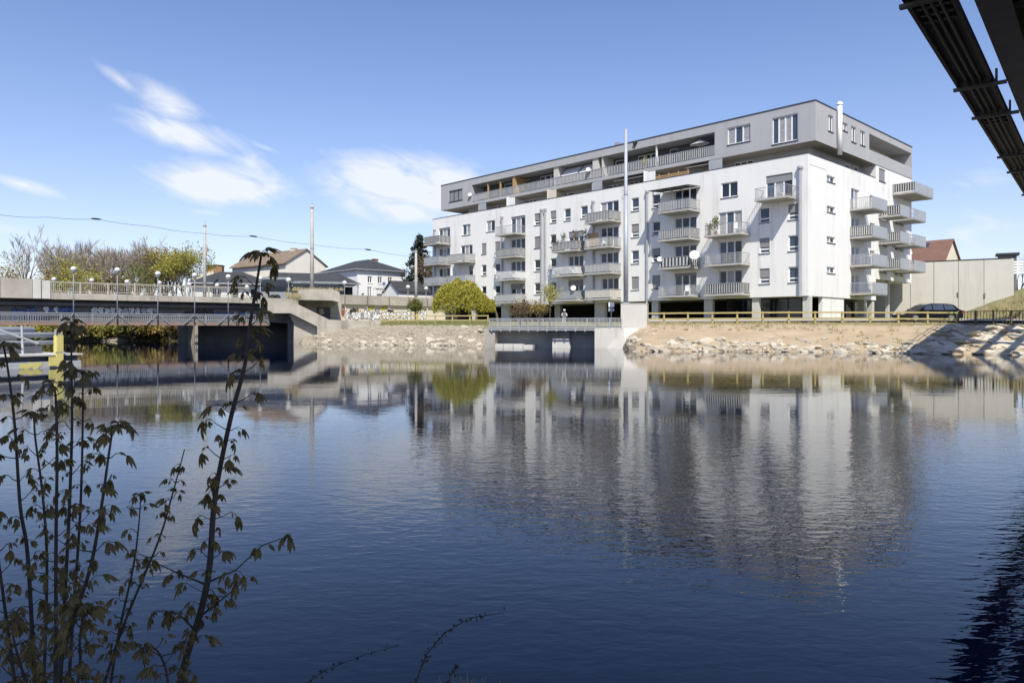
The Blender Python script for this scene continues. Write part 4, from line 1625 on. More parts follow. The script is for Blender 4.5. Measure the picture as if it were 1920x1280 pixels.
cb = bmesh.new()
prof = []
for y, zs, xs in ((-.90, .0, .97), (-.93, 0, .99), (-.80, .0, 1.0), (.80, 0, 1.0), (.93, 0, .99), (.90, 0, .97)):
    ring = []
    for (x, z) in side:
        yy = y
        if z > .95:
            k = (z - .95) / .55
            yy = y * (1 - .22 * k)
        ring.append(cb.verts.new((x * xs, yy, z if abs(y) < .9 else min(z, z))))
    prof.append(ring)
for a, b in zip(prof[:-1], prof[1:]):
    for i in range(len(side)):
        j = (i + 1) % len(side)
        cb.faces.new((a[i], a[j], b[j], b[i]))
cb.faces.new(prof[0])
cb.faces.new(prof[-1][::-1])
me = bpy.data.meshes.new('car_body')
cb.to_mesh(me)
cb.free()
me.materials.append(BLACKP)
body = bpy.data.objects.new('body', me)
COL.objects.link(body)
body.parent = car
bv_ = body.modifiers.new('bevel', 'BEVEL')
bv_.width = .06
bv_.segments = 2
for s in (-1, 1):
    for seg in ([(-1.05, .98), (-.52, 1.32), (-.12, 1.40), (-.12, .97)], [(-.04, .97), (-.04, 1.41), (.82, 1.42), (.82, .97)], [(.9, .97), (.9, 1.42), (1.55, 1.36), (1.8, 1.02)]):
        f = [(x, s * .945 * (1 - .22 * max(0, (z - .95) / .55)) , z) for (x, z) in seg]
        g = [(x, y - s * .03, z) for (x, y, z) in f]
        MB().prism(f, g).build('side_window', GLASS2, car)
    MB().prism([(-2.36, s * .8, .6), (-2.0, s * .86, .68), (-2.0, s * .9, .76), (-2.3, s * .8, .72)], [(-2.42, s * .5, .6), (-2.1, s * .5, .68), (-2.1, s * .5, .78), (-2.36, s * .5, .72)]).build('headlight', GLOBE, car)
    MB().box(2.26, 2.45, s * .82 - .1, s * .82 + .1, .72, .95).build('tail_light', RED, car)
    for xw in (-1.5, 1.42):
        w = MB()
        w.lathe((0, 0, 0), [(.2, -.1), (.31, -.1), (.33, -.05), (.33, .05), (.31, .1), (.2, .1)], 20)
        w.v = [(v[0] + xw, s * .86 + v[2], v[1] + .33) for v in w.v]
        wo_ = w.build('wheel', RUBBER, car, smooth=True)
        r_ = MB()
        r_.lathe((0, 0, 0), [(.22, .09), (.2, .11), (.05, .105), (0, .12)], 20)
        for k in range(5):
            a_ = k * 2 * math.pi / 5
            r_.bar((0, 0, .115), (.2 * math.cos(a_), .2 * math.sin(a_), .115), .05, .03)
        r_.v = [(v[0] + xw, s * (.86 + v[2]), v[1] + .33) for v in r_.v]
        r_.build('rim', ALLOY, wo_)
    MB().bar((-.3, s * .72, 1.5), (1.6, s * .72, 1.47), .04).build('roof_rail', ALLOY, car)
    MB().box(-1.0, -.85, s * 1.0 - .07, s * 1.0 + .07, .95, 1.1).build('mirror', BLACKP, car)

# ------------------------------------------------------------------ concrete panel wall on the right, house and hut behind
PW = PF(((1735 - CX) / F * 90, 90.0), ((1895 - CX) / F * 85.5 - (1735 - CX) / F * 90, -4.5))
pwall = thing('panel_wall', 'tall pale concrete panel wall to the right of the block', 'wall', (PW.p[0], PW.p[1], 0), PW.ang)
edges = [1560, 1640, 1665, 1707, 1751, 1797, 1845, 1895]
for a, b in zip(edges[:-1], edges[1:]):
    s0, s1 = PW.s(a), PW.s(b)
    z0, z1 = CZ + 124 / F * 90, CZ + 124 / F * 90
    mb = MB()
    mb.box(s0 + .025, s1 - .025, 0, .3, 2.2, z0 + .0)
    mb.build('panel', CONCW, pwall)
    MB().box(s0 - .03, s0 + .03, .06, .28, 2.2, z0 - .01).build('joint', CONCD, pwall)
MB().box(PW.s(1560), PW.s(1895) + .05, -.05, .35, z0 + .002, z0 + .1).build('coping', FLASH, pwall)
MB().box(PW.s(1895) - .02, PW.s(1895) + .3, 0, 6, 2.2, z0).build('return_panel', CONCW, pwall)
for px, py in ((1796, 551), (1846, 553)):
    s, z = PW.sz(px, py)
    MB().box(s - .07, s + .07, -.1, -.002, z - .35, z + .2).build('fixing', CONCD, pwall)


def house(name, label, px, Y, a, b, w, d, z0, ze, zr, roof, wallm, roofm, over=.5, windows=(), hip=True, ridge='w', chimneys=(), soff=None, cat='house'):
    """corner of the house at photo column px and distance Y; a, b are the plan directions of its two visible walls"""
    P = Vector(((px - CX) / F * Y, Y, 0))
    ang = math.atan2(a[1], a[0])
    t = thing(name, label, cat, tuple(P), ang)
    hb = MB()
    Ma = lambda u, v, dd: (u, -dd, v)
    Mb = lambda u, v, dd: (-dd, u, v)
    ha = [h[1:5] for h in windows if h[0] == 'a']
    hbw = [h[1:5] for h in windows if h[0] == 'b']
    wall_holes(hb, Ma, 0, w, z0, ze, ha, .15)
    wall_holes(hb, Mb, 0, d, z0, ze, hbw, .15)
    hb.add([(w, 0, z0), (w, d, z0), (w, d, ze), (w, 0, ze)], [(0, 1, 2, 3)])
    hb.add([(0, d, z0), (w, d, z0), (w, d, ze), (0, d, ze)], [(0, 1, 2, 3)])
    if not hip:
        if ridge == 'd':
            hb.add([(0, 0, ze), (w, 0, ze), (w / 2, 0, zr - .1)], [(0, 1, 2)])
            hb.add([(0, d, ze), (w, d, ze), (w / 2, d, zr - .1)], [(0, 1, 2)])
        else:
            hb.add([(0, 0, ze), (0, d, ze), (0, d / 2, zr - .1)], [(0, 1, 2)])
            hb.add([(w, 0, ze), (w, d, ze), (w, d / 2, zr - .1)], [(0, 1, 2)])
    hb.build('wall', wallm, t)
    r = MB()
    o = over
    zb = ze - .05
    c = [(-o, -o, zb), (w + o, -o, zb), (w + o, d + o, zb), (-o, d + o, zb)]
    if hip:
        if d >= w:
            r1, r2 = (w / 2, w / 2 * .9, zr), (w / 2, d - w / 2 * .9, zr)
            r.add(c + [r1, r2], [(0, 1, 4), (1, 2, 5, 4), (2, 3, 5), (3, 0, 4, 5), (3, 2, 1, 0)])
        else:
            r1, r2 = (d / 2 * .9, d / 2, zr), (w - d / 2 * .9, d / 2, zr)
            r.add(c + [r1, r2], [(0, 1, 5, 4), (1, 2, 5), (2, 3, 4, 5), (3, 0, 4), (3, 2, 1, 0)])
    elif ridge == 'd':
        k = .18
        r.add([(-o, -.25, zb), (w / 2, -.25, zr), (w + o, -.25, zb), (-o, d + .25, zb), (w / 2, d + .25, zr), (w + o, d + .25, zb),
               (-o, -.25, zb - k), (w / 2, -.25, zr - k), (w + o, -.25, zb - k), (-o, d + .25, zb - k), (w / 2, d + .25, zr - k), (w + o, d + .25, zb - k)],
              [(0, 1, 4, 3), (1, 2, 5, 4), (6, 9, 10, 7), (7, 10, 11, 8), (0, 6, 7, 1), (1, 7, 8, 2), (3, 4, 10, 9), (4, 5, 11, 10), (0, 3, 9, 6), (2, 8, 11, 5)])
    else:
        k = .18
        r.add([(-.25, -o, zb), (-.25, d / 2, zr), (-.25, d + o, zb), (w + .25, -o, zb), (w + .25, d / 2, zr), (w + .25, d + o, zb),
               (-.25, -o, zb - k), (-.25, d / 2, zr - k), (-.25, d + o, zb - k), (w + .25, -o, zb - k), (w + .25, d / 2, zr - k), (w + .25, d + o, zb - k)],
              [(0, 1, 4, 3), (1, 2, 5, 4), (6, 9, 10, 7), (7, 10, 11, 8), (0, 6, 7, 1), (1, 7, 8, 2), (3, 4, 10, 9), (4, 5, 11, 10), (0, 3, 9, 6), (2, 8, 11, 5)])
    ro = r.build('roof', roofm, t)
    if hip:
        g = MB()
        for (u0, v0, u1, v1) in ((-o, -o, w + o, -o), (-o, -o, -o, d + o)):
            g.bar((u0, v0, zb - .08), (u1, v1, zb - .08), .14, .16)
        g.build('gutter', DUCT, t)
    for (u, v, s, h, m) in chimneys:
        cm = MB()
        cm.box(u - s / 2, u + s / 2, v - s / 2, v + s / 2, ze, h)
        cm.box(u - s / 2 - .08, u + s / 2 + .08, v - s / 2 - .08, v + s / 2 + .08, h, h + .12)
        cm.build('chimney', m, ro)
    for h in windows:
        n = h[5] if len(h) > 5 else 2
        g = h[6] if len(h) > 6 else GLASS
        window(t, Ma if h[0] == 'a' else Mb, *h[1:5], n=n, glass=g, sill=True, rec=.1)
    return t


hr = house('gabled_house', 'cream house with a red-brown tiled roof behind the panel wall', 1766, 112, (.86, -.5), (-.5, -.86), 6.2, 14, 2.5, CZ + 128 / F * 112, CZ + 163 / F * 114, 'gable', CREAM, TILER, hip=False, ridge='d', chimneys=((2.3, 9.5, .9, CZ + 167 / F * 116, BRICK),)) if False else None
# the house is turned so that its roof slope faces the river and its gable faces right
P = at(1770, 488, 112)
hr = thing('gabled_house', 'cream gabled house with a red-brown tiled roof behind the panel wall', 'house', (P.x, P.y, 0), R(-50))
ze, zr = P.z, CZ + 164 / F * 115
mb = MB()
mb.prism([(-14, 0, 2.5), (0, 0, 2.5), (0, 0, ze), (-14, 0, ze)], [(-14, 6.4, 2.5), (0, 6.4, 2.5), (0, 6.4, ze), (-14, 6.4, ze)])
mb.prism([(-.01, 0, ze), (-.01, 6.4, ze), (-.01, 3.2, zr - .1)], [(-13.9, 0, ze), (-13.9, 6.4, ze), (-13.9, 3.2, zr - .1)])
mb.build('wall', CREAM, hr)
r = MB()
for sgn in (0, 1):
    y0, y1 = (-.45, 3.2) if sgn == 0 else (6.85, 3.2)
    z0 = ze - .45
    r.prism([(-14.2, y0, z0), (.3, y0, z0), (.3, y1, zr), (-14.2, y1, zr)], [(-14.2, y0, z0 + .16), (.3, y0, z0 + .16), (.3, y1, zr + .16), (-14.2, y1, zr + .16)])
ro = r.build('roof', TILER, hr)
mb = MB()
mb.box(-5.6, -4.6, 3.4, 4.2, zr - 1, zr + .9)
mb.box(-5.7, -4.5, 3.3, 4.3, zr + .9, zr + 1.02)
mb.build('chimney', BRICK, ro)
for (x, f0) in ((-5.6, .42), (-6.9, .42), (-3.5, .78)):
    y = -.45 + 3.65 * f0
    z = ze - .45 + (zr - ze + .45) * f0 + .17
    sl_ = (zr - ze + .45) / 3.65
    MB().prism([(x - .5, y - .25, z - .25 * sl_), (x + .5, y - .25, z - .25 * sl_), (x + .5, y + .35, z + .35 * sl_), (x - .5, y + .35, z + .35 * sl_)],
               [(x - .5, y - .25, z - .25 * sl_ + .06), (x + .5, y - .25, z - .25 * sl_ + .06), (x + .5, y + .35, z + .35 * sl_ + .06), (x - .5, y + .35, z + .35 * sl_ + .06)]).build('skylight', GLASS2 if f0 > .5 else PVC, ro)

P = at(1872, 484, 92)
hut = thing('roof_hut', 'small dark flat-roofed hut above the end of the panel wall', 'hut', (P.x, P.y, 0), PW.ang)
MB().box(0, 1.9, 0, 2, 3, P.z + .35).build('wall', CONCD, hut)
MB().box(-.25, 2.2, -.3, 2.3, P.z + .352, P.z + .6).build('roof', FLASH, hut)
# white slatted panels beside it
P = at(1896, 515, 87)
sl_t = thing('slatted_screen', 'white horizontal slatted screen beyond the wall end', 'screen', (P.x, P.y, P.z), PW.ang)
for k in range(5):
    MB().box(.1, 1.25, 0, .06, .1 + k * .32, .1 + k * .32 + .22).build('slat', GWHITE, sl_t)
for x in (.15, 1.2):
    MB().box(x - .04, x + .04, .062, .14, -.2, 1.8).build('post', DUCT, sl_t)

# grassy slope at the far right
hv, hf = [], []
for i in range(25):
    for j in range(25):
        x = 36 + i * 1.5
        y = 58 + j * 1.3
        h_ = 1.9 + max(0, (x - 41.5 - (y - 58) * .28)) * .38 + ground_noise(x * 1.5, y * 1.5) * .2
        hv.append((x, y, min(h_, 7.4)))
for i in range(24):
    for j in range(24):
        hf.append((i * 25 + j, i * 25 + j + 1, (i + 1) * 25 + j + 1, (i + 1) * 25 + j))
slope = MB().add(hv, hf).build('grassy_slope', GRASSG, smooth=True, kind='structure', label='overgrown slope rising at the right edge')
sp1, sp2 = [], []
for k in range(1500):
    x, y = random.uniform(41, 62), random.uniform(58, 80)
    h_ = 1.9 + max(0, (x - 41.5 - (y - 58) * .28)) * .38
    if h_ < 2.0 or h_ > 7.3:
        continue
    (sp1 if random.random() < .55 else sp2).append((x, y, h_))
tufts('dry_slope_grass', sp1, DRYG, h=.55, blades=12, w=.03, label='tall dry grass on the slope behind the bar fence')
tufts('green_slope_grass', sp2, GRN, h=.4, blades=12, w=.03, label='green weeds on the slope behind the bar fence')

# ================================================================== ROAD BRIDGE AND FOOTBRIDGE ON THE LEFT
PB = PF((-47.5, 67.7), (27.0, 20.1))
rb = thing('road_bridge', 'long concrete road bridge crossing behind the footbridge', 'bridge', (PB.p[0], PB.p[1], 0), PB.ang)
S0, S1 = -26.0, PB.s(560)
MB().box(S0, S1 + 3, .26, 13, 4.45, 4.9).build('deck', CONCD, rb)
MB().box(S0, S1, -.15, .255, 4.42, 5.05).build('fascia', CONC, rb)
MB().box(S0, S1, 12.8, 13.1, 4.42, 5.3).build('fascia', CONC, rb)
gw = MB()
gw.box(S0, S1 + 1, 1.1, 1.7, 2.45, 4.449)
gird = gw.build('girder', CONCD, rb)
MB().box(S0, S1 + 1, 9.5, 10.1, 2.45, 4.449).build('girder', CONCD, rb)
pp = MB()
pp.tube([(S0, .72, 4.0), (S1, .72, 4.0)], .24, 10)
pp.build('pipe', mat('grey_pipe', (.14, .14, .15), (.10, .10, .11), rough=.6), rb, smooth=True)
hg = MB()
for i in range(14):
    s = S0 + 2 + i * 4.2
    if s < S1 - .5:
        hg.bar((s, .72, 3.72), (s, .72, 4.45), .06)
        hg.bar((s, .72, 3.72), (s, 1.1, 3.72), .06)
hg.build('pipe_hangers', STEELG, rb)
# near railing: posts and thin bars
post_m, bars, rails = RAILT, MB(), MB()
sa, sb_ = PB.s(96), PB.s(468)
i = 0
s = sa
while s < sb_:
    MB().box(s - .07, s + .07, -.1, .06, 5.05, 6.15).build('railing_post', RAILT, rb)
    s += 2.4
for z in (5.2, 6.05):
    rails.bar((sa, -.02, z), (sb_, -.02, z), .07)
rails.bar((sa, -.02, 6.12), (sb_, -.02, 6.12), .1, .05)
rl = rails.build('railing', RAILT, rb)
n = int((sb_ - sa) / .17)
for i in range(n):
    s = sa + i * (sb_ - sa) / n
    bars.bar((s, -.02, 5.2), (s, -.02, 6.05), .03)
bars.build('railing_bars', RAILT, rl, kind='stuff')
# solid concrete parapet block at the left
sblk = PB.s(94)
for (a, b) in ((S0, PB.s(0)), (PB.s(0) + .03, PB.s(60)), (PB.s(60) + .03, PB.s(76)), (PB.s(76) + .03, sblk)):
    MB().box(a, b, -.4 if b < sblk - .1 else -.25, .5, 4.46, 6.3 if b < sblk - .1 else 6.2).build('parapet_block', CONCL if b > PB.s(61) else CONC, rb)
# abutment and river pier in the shade below
sA, sB = PB.s(372, 4), PB.s(548, 4)
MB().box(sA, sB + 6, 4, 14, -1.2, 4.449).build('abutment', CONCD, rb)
MB().box(PB.s(366, .8), PB.s(371, .8), .8, 3.9, -1.2, 2.449).build('pier', CONC, rb)


def graffiti(P, parent, px0, px1, py0, py1, d, n, mats, seed, edge=GBLACK, world_mb=None):
    """bubble letters: flat painted shapes with a dark outline on plane P, d metres in front of it"""
    r = random.Random(seed)
    outl, fills = MB(), {}
    cells = n
    for i in range(cells):
        u = px0 + (px1 - px0) * (i + .5) / cells + r.uniform(-.1, .1)
        v = (py0 + py1) / 2 + r.uniform(-.12, .12) * (py1 - py0)
        hw, hh = (px1 - px0) / cells * .55, (py1 - py0) / 2 * r.uniform(.75, 1.05)
        k = 14
        ph = [1 + .28 * math.sin(3 * 2 * math.pi * j / k + r.uniform(0, 6)) + r.uniform(-.16, .16) for j in range(k)]
        s0, z0 = P.sz(u, v)
        sx = abs(P.s(u + hw) - s0)
        sz_ = abs(P.z(u, v - hh) - z0)
        o1 = [P.w(s0 + sx * 1.15 * ph[j] * math.cos(2 * math.pi * j / k), d, z0 + sz_ * 1.12 * ph[j] * math.sin(2 * math.pi * j / k)) for j in range(k)]
        o2 = [P.w(s0 + sx * .9 * ph[j] * math.cos(2 * math.pi * j / k), d - .004 - .001 * (i % 3), z0 + sz_ * .9 * ph[j] * math.sin(2 * math.pi * j / k)) for j in range(k)]
        outl.add([p - Vector((P.n[0], P.n[1], 0)) * (.0007 * i) for p in o1], [tuple(range(k))])
        m = r.choice(mats)
        fills.setdefault(m.name, (m, MB()))[1].add([p - Vector((P.n[0], P.n[1], 0)) * (.004 + .0007 * i) for p in o2], [tuple(range(k))])
        # inner strokes
        for q in range(2):
            j = r.randrange(k)
            a = P.w(s0 + sx * .5 * math.cos(j), d - .02 - .0007 * i, z0 + sz_ * .5 * math.sin(j))
            b = P.w(s0 + sx * .5 * math.cos(j + 2), d - .02 - .0007 * i, z0 + sz_ * .5 * math.sin(j + 2))
            outl.bar(a, b, .05, .004)
    o = outl.build('graffiti_outline', edge, parent, world=True)
    for (m, mb) in fills.values():
        mb.build('graffiti_paint', m, o, world=True)


PG = PF(tuple(PB.w(0, 1.1, 0)[:2]), PB.e)
graffiti(PG, rb, 172, 298, 574, 588, -.006, 11, [GWHITE, GWHITE, ZINCP], 3)
graffiti(PG, rb, 82, 140, 574, 588, -.006, 6, [GWHITE, GBLUE, GBLUE], 4)
graffiti(PG, rb, 20, 70, 578, 598, -.006, 4, [GBLUE, GBLUE], 5)
graffiti(PG, rb, 345, 400, 581, 593, -.006, 5, [CONC, SLATD], 6)
graffiti(PG, rb, 402, 470, 584, 596, -.006, 6, [ZINCP, GBLUE], 7)

# footbridge in front
fbz = 2.12
fo = thing('footbridge', 'narrow footbridge with blue-grey bar railing in front of the road bridge', 'bridge', tuple(PB.w(0, -3.2, 0)), PB.ang)
FS1 = PB.s(505, -3.2)
MB().box(S0, FS1, 0, 2.4, fbz, fbz + .14).build('deck', CONC, fo)
eb = MB()
eb.box(S0, FS1, -.06, -.002, fbz - .2, fbz + .1)
eb.box(S0, FS1, 2.402, 2.46, fbz - .2, fbz + .1)
eb.build('edge_beam', mat('rusty_beam', (.30, .20, .16), (.22, .15, .12), rough=.8), fo)
bars, rails = MB(), MB()
for y in (-.03, 2.43):
    for z in (fbz + .2, fbz + .78, fbz + .95):
        rails.bar((S0, y, z), (FS1, y, z), .05)
    n = int((FS1 - S0) / .19)
    for i in range(n):
        s = S0 + i * (FS1 - S0) / n
        bars.bar((s, y, fbz + .2), (s, y, fbz + .78), .035)
    i = 0
    s = S0
    while s < FS1:
        if y < 0:
            MB().bar((s, y - .03, fbz - .15), (s, y - .03, fbz + 1.0), .09).build('railing_post', RAILB, fo)
        s += 2.55
rl = rails.build('railing', RAILB, fo)
bars.build('railing_bars', RAILB, rl, kind='stuff')


def lamp(base, h, label, group, r=.26, braces=False, ang=0.0):
    t = thing('street_lamp', label, 'street lamp', base, ang, group=group)
    MB().tube([(0, 0, 0), (0, 0, h - r * 1.5)], [.06, .045], 8).build('post', RAILB, t, smooth=True)
    gl = MB()
    k = 9
    gl.lathe((0, 0, h - r), [(r * math.sin(math.pi * i / k), -r * math.cos(math.pi * i / k) * .95) for i in range(k + 1)], 14)
    gl.build('globe', GLOBE, t, smooth=True)
    MB().lathe((0, 0, h - r * 2.05), [(.05, -.15), (.16, -.03), (.19, .08), (.1, .1)], 10).build('collar', DUCT, t)
    if braces:
        b = MB()
        b.bar((-1.1, -.05, .0), (0, -.05, 1.05), .07)
        b.bar((1.1, -.05, .0), (0, -.05, 1.05), .05)
        b.build('brace', RAILB, t)
    return t


names = ['leftmost', 'second from the left', 'third from the left', 'fourth from the left', 'fifth from the left', 'sixth from the left']
for i, (px, py) in enumerate(((138, 503), (220, 505), (296, 512), (365, 515), (428, 518), (488, 521))):
    d = -3.35
    s = PB.s(px, d)
    h = PB.z(px, py - 4, d) - fbz + .1
    lamp(tuple(PB.w(s, d, fbz - .1)), h, 'tall globe street lamp on the footbridge edge, %s' % names[i], 'globe lamps on the footbridge', .27, True, PB.ang)
for i, (px, py) in enumerate(((101, 522), (172, 524), (238, 527), (299, 529), (355, 532), (407, 534), (463, 537))):
    d = 12.4
    s = PB.s(px, d)
    lamp(tuple(PB.w(s, d, 4.9)), PB.z(px, py - 3, d) - 4.9, 'globe lamp on the far side of the road bridge, %s' % (names + ['rightmost'])[i], 'globe lamps on the far side of the road bridge', .26)

# ------------------------------------------------------------------ stair and terrace at the bridge end
PS = PF((-26.1, 78.0), (11.4, 4.0))
stair = thing('concrete_stair', 'massive angular concrete stair at the bridge end', 'stair', (PS.p[0], PS.p[1], 0), PS.ang)


def poly_part(P, pts, d0, d1, name, m, parent):
    q = [P.sz(px, py, d0) for (px, py) in pts]
    return MB().prism([P.w(s, d0, z) for (s, z) in q], [P.w(s, d1, z) for (s, z) in q]).build(name, m, parent, world=True)


poly_part(PS, [(502, 566), (541, 566), (560, 571), (617, 599), (660, 601), (716, 601), (716, 611), (682, 619), (634, 620), (629, 633), (595, 633), (595, 612), (545, 587), (502, 587)], 0, 2.6, 'stair_parapet', CONC, stair)
poly_part(PS, [(541, 586.5), (546, 587.8), (594, 612.5), (594, 645), (551, 650), (551, 606)], 1.0, 9, 'side_wall', CONC, stair)
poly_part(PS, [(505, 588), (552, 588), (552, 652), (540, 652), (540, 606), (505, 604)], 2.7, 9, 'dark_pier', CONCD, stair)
poly_part(PS, [(559, 545), (566, 542), (623, 542), (637, 548), (637, 567), (623, 563), (560, 562)], 4.2, 8.4, 'terrace_parapet', CONC, stair)
poly_part(PS, [(540, 563), (640, 567), (640, 640), (540, 640)], 8.5, 9, 'recess_wall', CONC, stair)
poly_part(PS, [(594, 576), (619, 576), (619, 612), (594, 612)], 8.3, 8.52, 'door', FLASH, stair)
poly_part(PS, [(598, 580), (606, 577.5), (608, 588), (600, 590)], 8.26, 8.3, 'door_poster', CONC, stair)
spots = []
for k in range(46):
    s, z = PS.sz(random.uniform(540, 640), 544, 5)
    w_ = PS.w(s, random.uniform(4.4, 6), z)
    spots.append(tuple(w_))
for k in range(40):
    s, z = PS.sz(random.uniform(538, 562), 552, 3)
    spots.append(tuple(PS.w(s, random.uniform(3.2, 4.2), z - random.uniform(0, .5))))
tufts('terrace_weeds', spots, DRYG, h=.34, blades=9, w=.015, label='dry weeds growing on top of the stair terrace')

# ------------------------------------------------------------------ graffiti retaining wall with panel parapet
PR = PF((-22.0, 94.0), (9.9, 10.0))
rw = thing('retaining_wall', 'cream retaining wall covered in graffiti left of the willow', 'wall', (PR.p[0], PR.p[1], 0), PR.ang)
RS1 = PR.s(835)
MB().box(-2, RS1, 0, .5, 1.2, 4.83).build('wall', CREAM, rw)
for (a, b) in ((636, 646), (648.5, 688), (690.5, 729), (731.5, 766), (768.5, 800), (803, 834)):
    s0, s1 = PR.s(a, -.35), PR.s(b, -.35)
    MB().box(s0, s1, -.35, .05, 4.72, 5.95).build('parapet_panel', CONC, rw)
    MB().box(s1, s1 + .22, -.2, .05, 4.835, 5.8).build('parapet_post', CONCD, rw)
graffiti(PR, rw, 648, 700, 583, 599, -.006, 9, [GWHITE, GWHITE, GWHITE, ZINCP], 21)
graffiti(PR, rw, 690, 770, 585, 600, -.010, 12, [GWHITE, GWHITE, GWHITE, CLOTHW], 22)
graffiti(PR, rw, 690, 702, 574, 581, -.016, 2, [GYELL], 23)
graffiti(PR, rw, 713, 725, 574, 582, -.016, 2, [GYELL], 24)
graffiti(PR, rw, 656, 672, 578, 586, -.016, 4, [GBLACK, GRED], 25)
graffiti(PR, rw, 704, 711, 578, 592, -.02, 1, [ZINCP], 26)
graffiti(PR, rw, 728, 738, 580, 585, -.016, 2, [GBLACK], 27)
graffiti(PR, rw, 638, 646, 576, 594, -.016, 3, [GBLUE, GRED], 28)
graffiti(PR, rw, 765, 800, 586, 600, -.006, 6, [GWHITE, GWHITE, GYELL], 29)
for i, (px, py, Y) in enumerate(((541, 523, 88), (646, 529, 97), (765, 537, 106), (799, 540, 108.5))):
    g = at(px, py - 3, Y)
    lamp((g.x, g.y, 4.88), g.z - 4.88, ('globe lamp beside the parked buses at the stair', 'globe lamp between the stair terrace and the white villa', 'globe lamp on the street before the low dark-roofed shed', 'globe lamp close to the left end of the apartment block')[i], 'globe lamps along the upper street', .32)

# ------------------------------------------------------------------ catenary poles and wire
polep = []
for (px, ptop, Y, r, label) in ((384, 420, 92, .23, 'thin pale catenary pole behind the road bridge'), (585, 385, 90, .27, 'tallest pale catenary pole above the stair terrace'), (780, 470, 106, .25, 'short pale catenary pole before the conifer')):
    b = at(px, 560, Y)
    h = at(px, ptop, Y).z - 4.88
    t = thing('catenary_pole', label, 'pole', (b.x, b.y, 4.88), group='catenary poles along the street')
    MB().tube([(0, 0, 0), (0, 0, h * .5), (0, 0, h)], [r, r * .85, r * .65], 10).build('shaft', SLAB, t, smooth=True)
    MB().tube([(0, 0, h), (0, 0, h + .35)], .04, 6).build('spike', DUCT, t)
    bd = MB()
    for f in (.97, .55):
        bd.lathe((0, 0, h * f), [(r * .95, 0), (r * .95, .15)], 10)
    bd.build('band', DUCT, t)
    polep.append((b, h))
wire_pts = [(-160, 396, 70), (0, 403, 74), (90, 407, 77), (180, 410.5, 80), (280, 424, 84), (384, 438, 88), (475, 443, 92), (580, 458, 96), (690, 468, 101), (780, 482, 106)]
wp = [at(a, b, c) for (a, b, c) in wire_pts]
wire = thing('overhead_wire', 'thin sagging overhead wire crossing the sky at the left', 'wire', tuple(wp[0]))
mb = MB()
fine = []
for a, b in zip(wp[:-1], wp[1:]):
    for k in range(6):
        q = a.lerp(b, k / 6)
        q.z -= .12 * math.sin(math.pi * k / 6)
        fine.append(q)
fine.append(wp[-1])
mb.tube(fine, .022, 5)
mb.build('cable', STEELG, wire, world=True)
for i in (3, 6, 8):
    q = wp[i]
    e = (wp[i + 1] - wp[i - 1]).normalized()
    MB().tube([q - e * .5, q - e * .25, q + e * .25, q + e * .5], [.04, .1, .1, .04], 8).build('insulator', STEELD, wire, world=True)

# ------------------------------------------------------------------ houses behind the street
zst = 4.88
house('villa', 'white two-storey villa with a dark hipped roof beyond the street', 670, 118, (.745, .667), (-.667, .745), 9.2, 13, zst, CZ + 112 / F * 118, CZ + 131 / F * 122, 'hip', WHITE, SLATE, over=.45,
      windows=[('a', 1.9, 2.75, 9.0, 10.15, 2), ('a', 3.8, 4.65, 9.0, 10.15, 2), ('a', 5.75, 6.6, 9.0, 10.15, 2), ('a', .75, 1.35, 6.9, 7.3, 1), ('a', 3.6, 4.8, zst + .1, 7.3, 1, SHUT), ('a', 5.6, 6.9, zst + .1, 7.3, 1, SHUT), ('a', 1.85, 2.7, 6.0, 8.4, 2, SHUT)],
      chimneys=((7.2, 6.5, .8, CZ + 133 / F * 123, BRICK),))
# dark lettering band over the villa's doors (too small to read in the photograph)
vl = [o for o in bpy.data.objects if o.name.startswith('villa')][0]
lt = MB()
x = 3.0
rr_ = random.Random(5)
while x < 6.6:
    w_ = rr_.uniform(.1, .2)
    lt.box(x, x + .04, -.03, -.004, 8.0, 8.22)
    lt.box(x + .04, x + w_, -.03, -.004, 8.0 + rr_.choice((0, .09, .18)), 8.05 + rr_.choice((0, .09, .16)) + .03)
    x += w_ + .07
lt.build('lettering', FLASH, vl)
house('long_house', 'long cream house with a brown tiled gable roof and white end wall', 610, 135, (-.80, .60), (.60, .80), 16.5, 8.6, zst, CZ + 116 / F * 135, CZ + 141 / F * 139, 'gable', mat('pale_cream_render', (.78, .73, .64), (.72, .67, .58), scale=.6, rough=.9), TILEB, over=.5, hip=False, ridge='w',
      windows=[('a', 1.5 + 2.6 * i, 2.4 + 2.6 * i, 10.6, 11.9, 2) for i in range(6)], chimneys=((3.5, 4.3, .9, CZ + 143 / F * 139, CREAM), (9.5, 4.3, .9, CZ + 143 / F * 141, CREAM), (15.0, 4.3, .8, CZ + 142 / F * 143, BRICK)))
house('pavilion', 'low white pavilion with a dark hipped roof behind the road bridge', 363, 96, (.93, .36), (-.36, .93), 9.4, 7, zst, CZ + 86 / F * 96, CZ + 107 / F * 99, 'hip', WHITE, SLATE, over=.8,
      windows=[('a', 2.2, 3.4, 5.2, 7.0, 1, GLASS2), ('a', 4.6, 5.6, 5.4, 7.0, 1, GLASS), ('a', 7.0, 7.8, 5.4, 7.0, 1, GLASS)], chimneys=())
P = at(404, 505, 128)
bk = thing('brick_tower', 'square brick stack rising behind the low white pavilion', 'building', (P.x, P.y, zst), R(10))
MB().box(-1.2, 1.25, -1, 1, 0, at(404, 499, 128).z - zst).build('shaft', BRICK, bk)
MB().box(-1.3, 1.35, -1.1, 1.1, at(404, 499, 128).z - zst, at(404, 498, 128).z - zst + .05).build('cap', SLATE, bk)
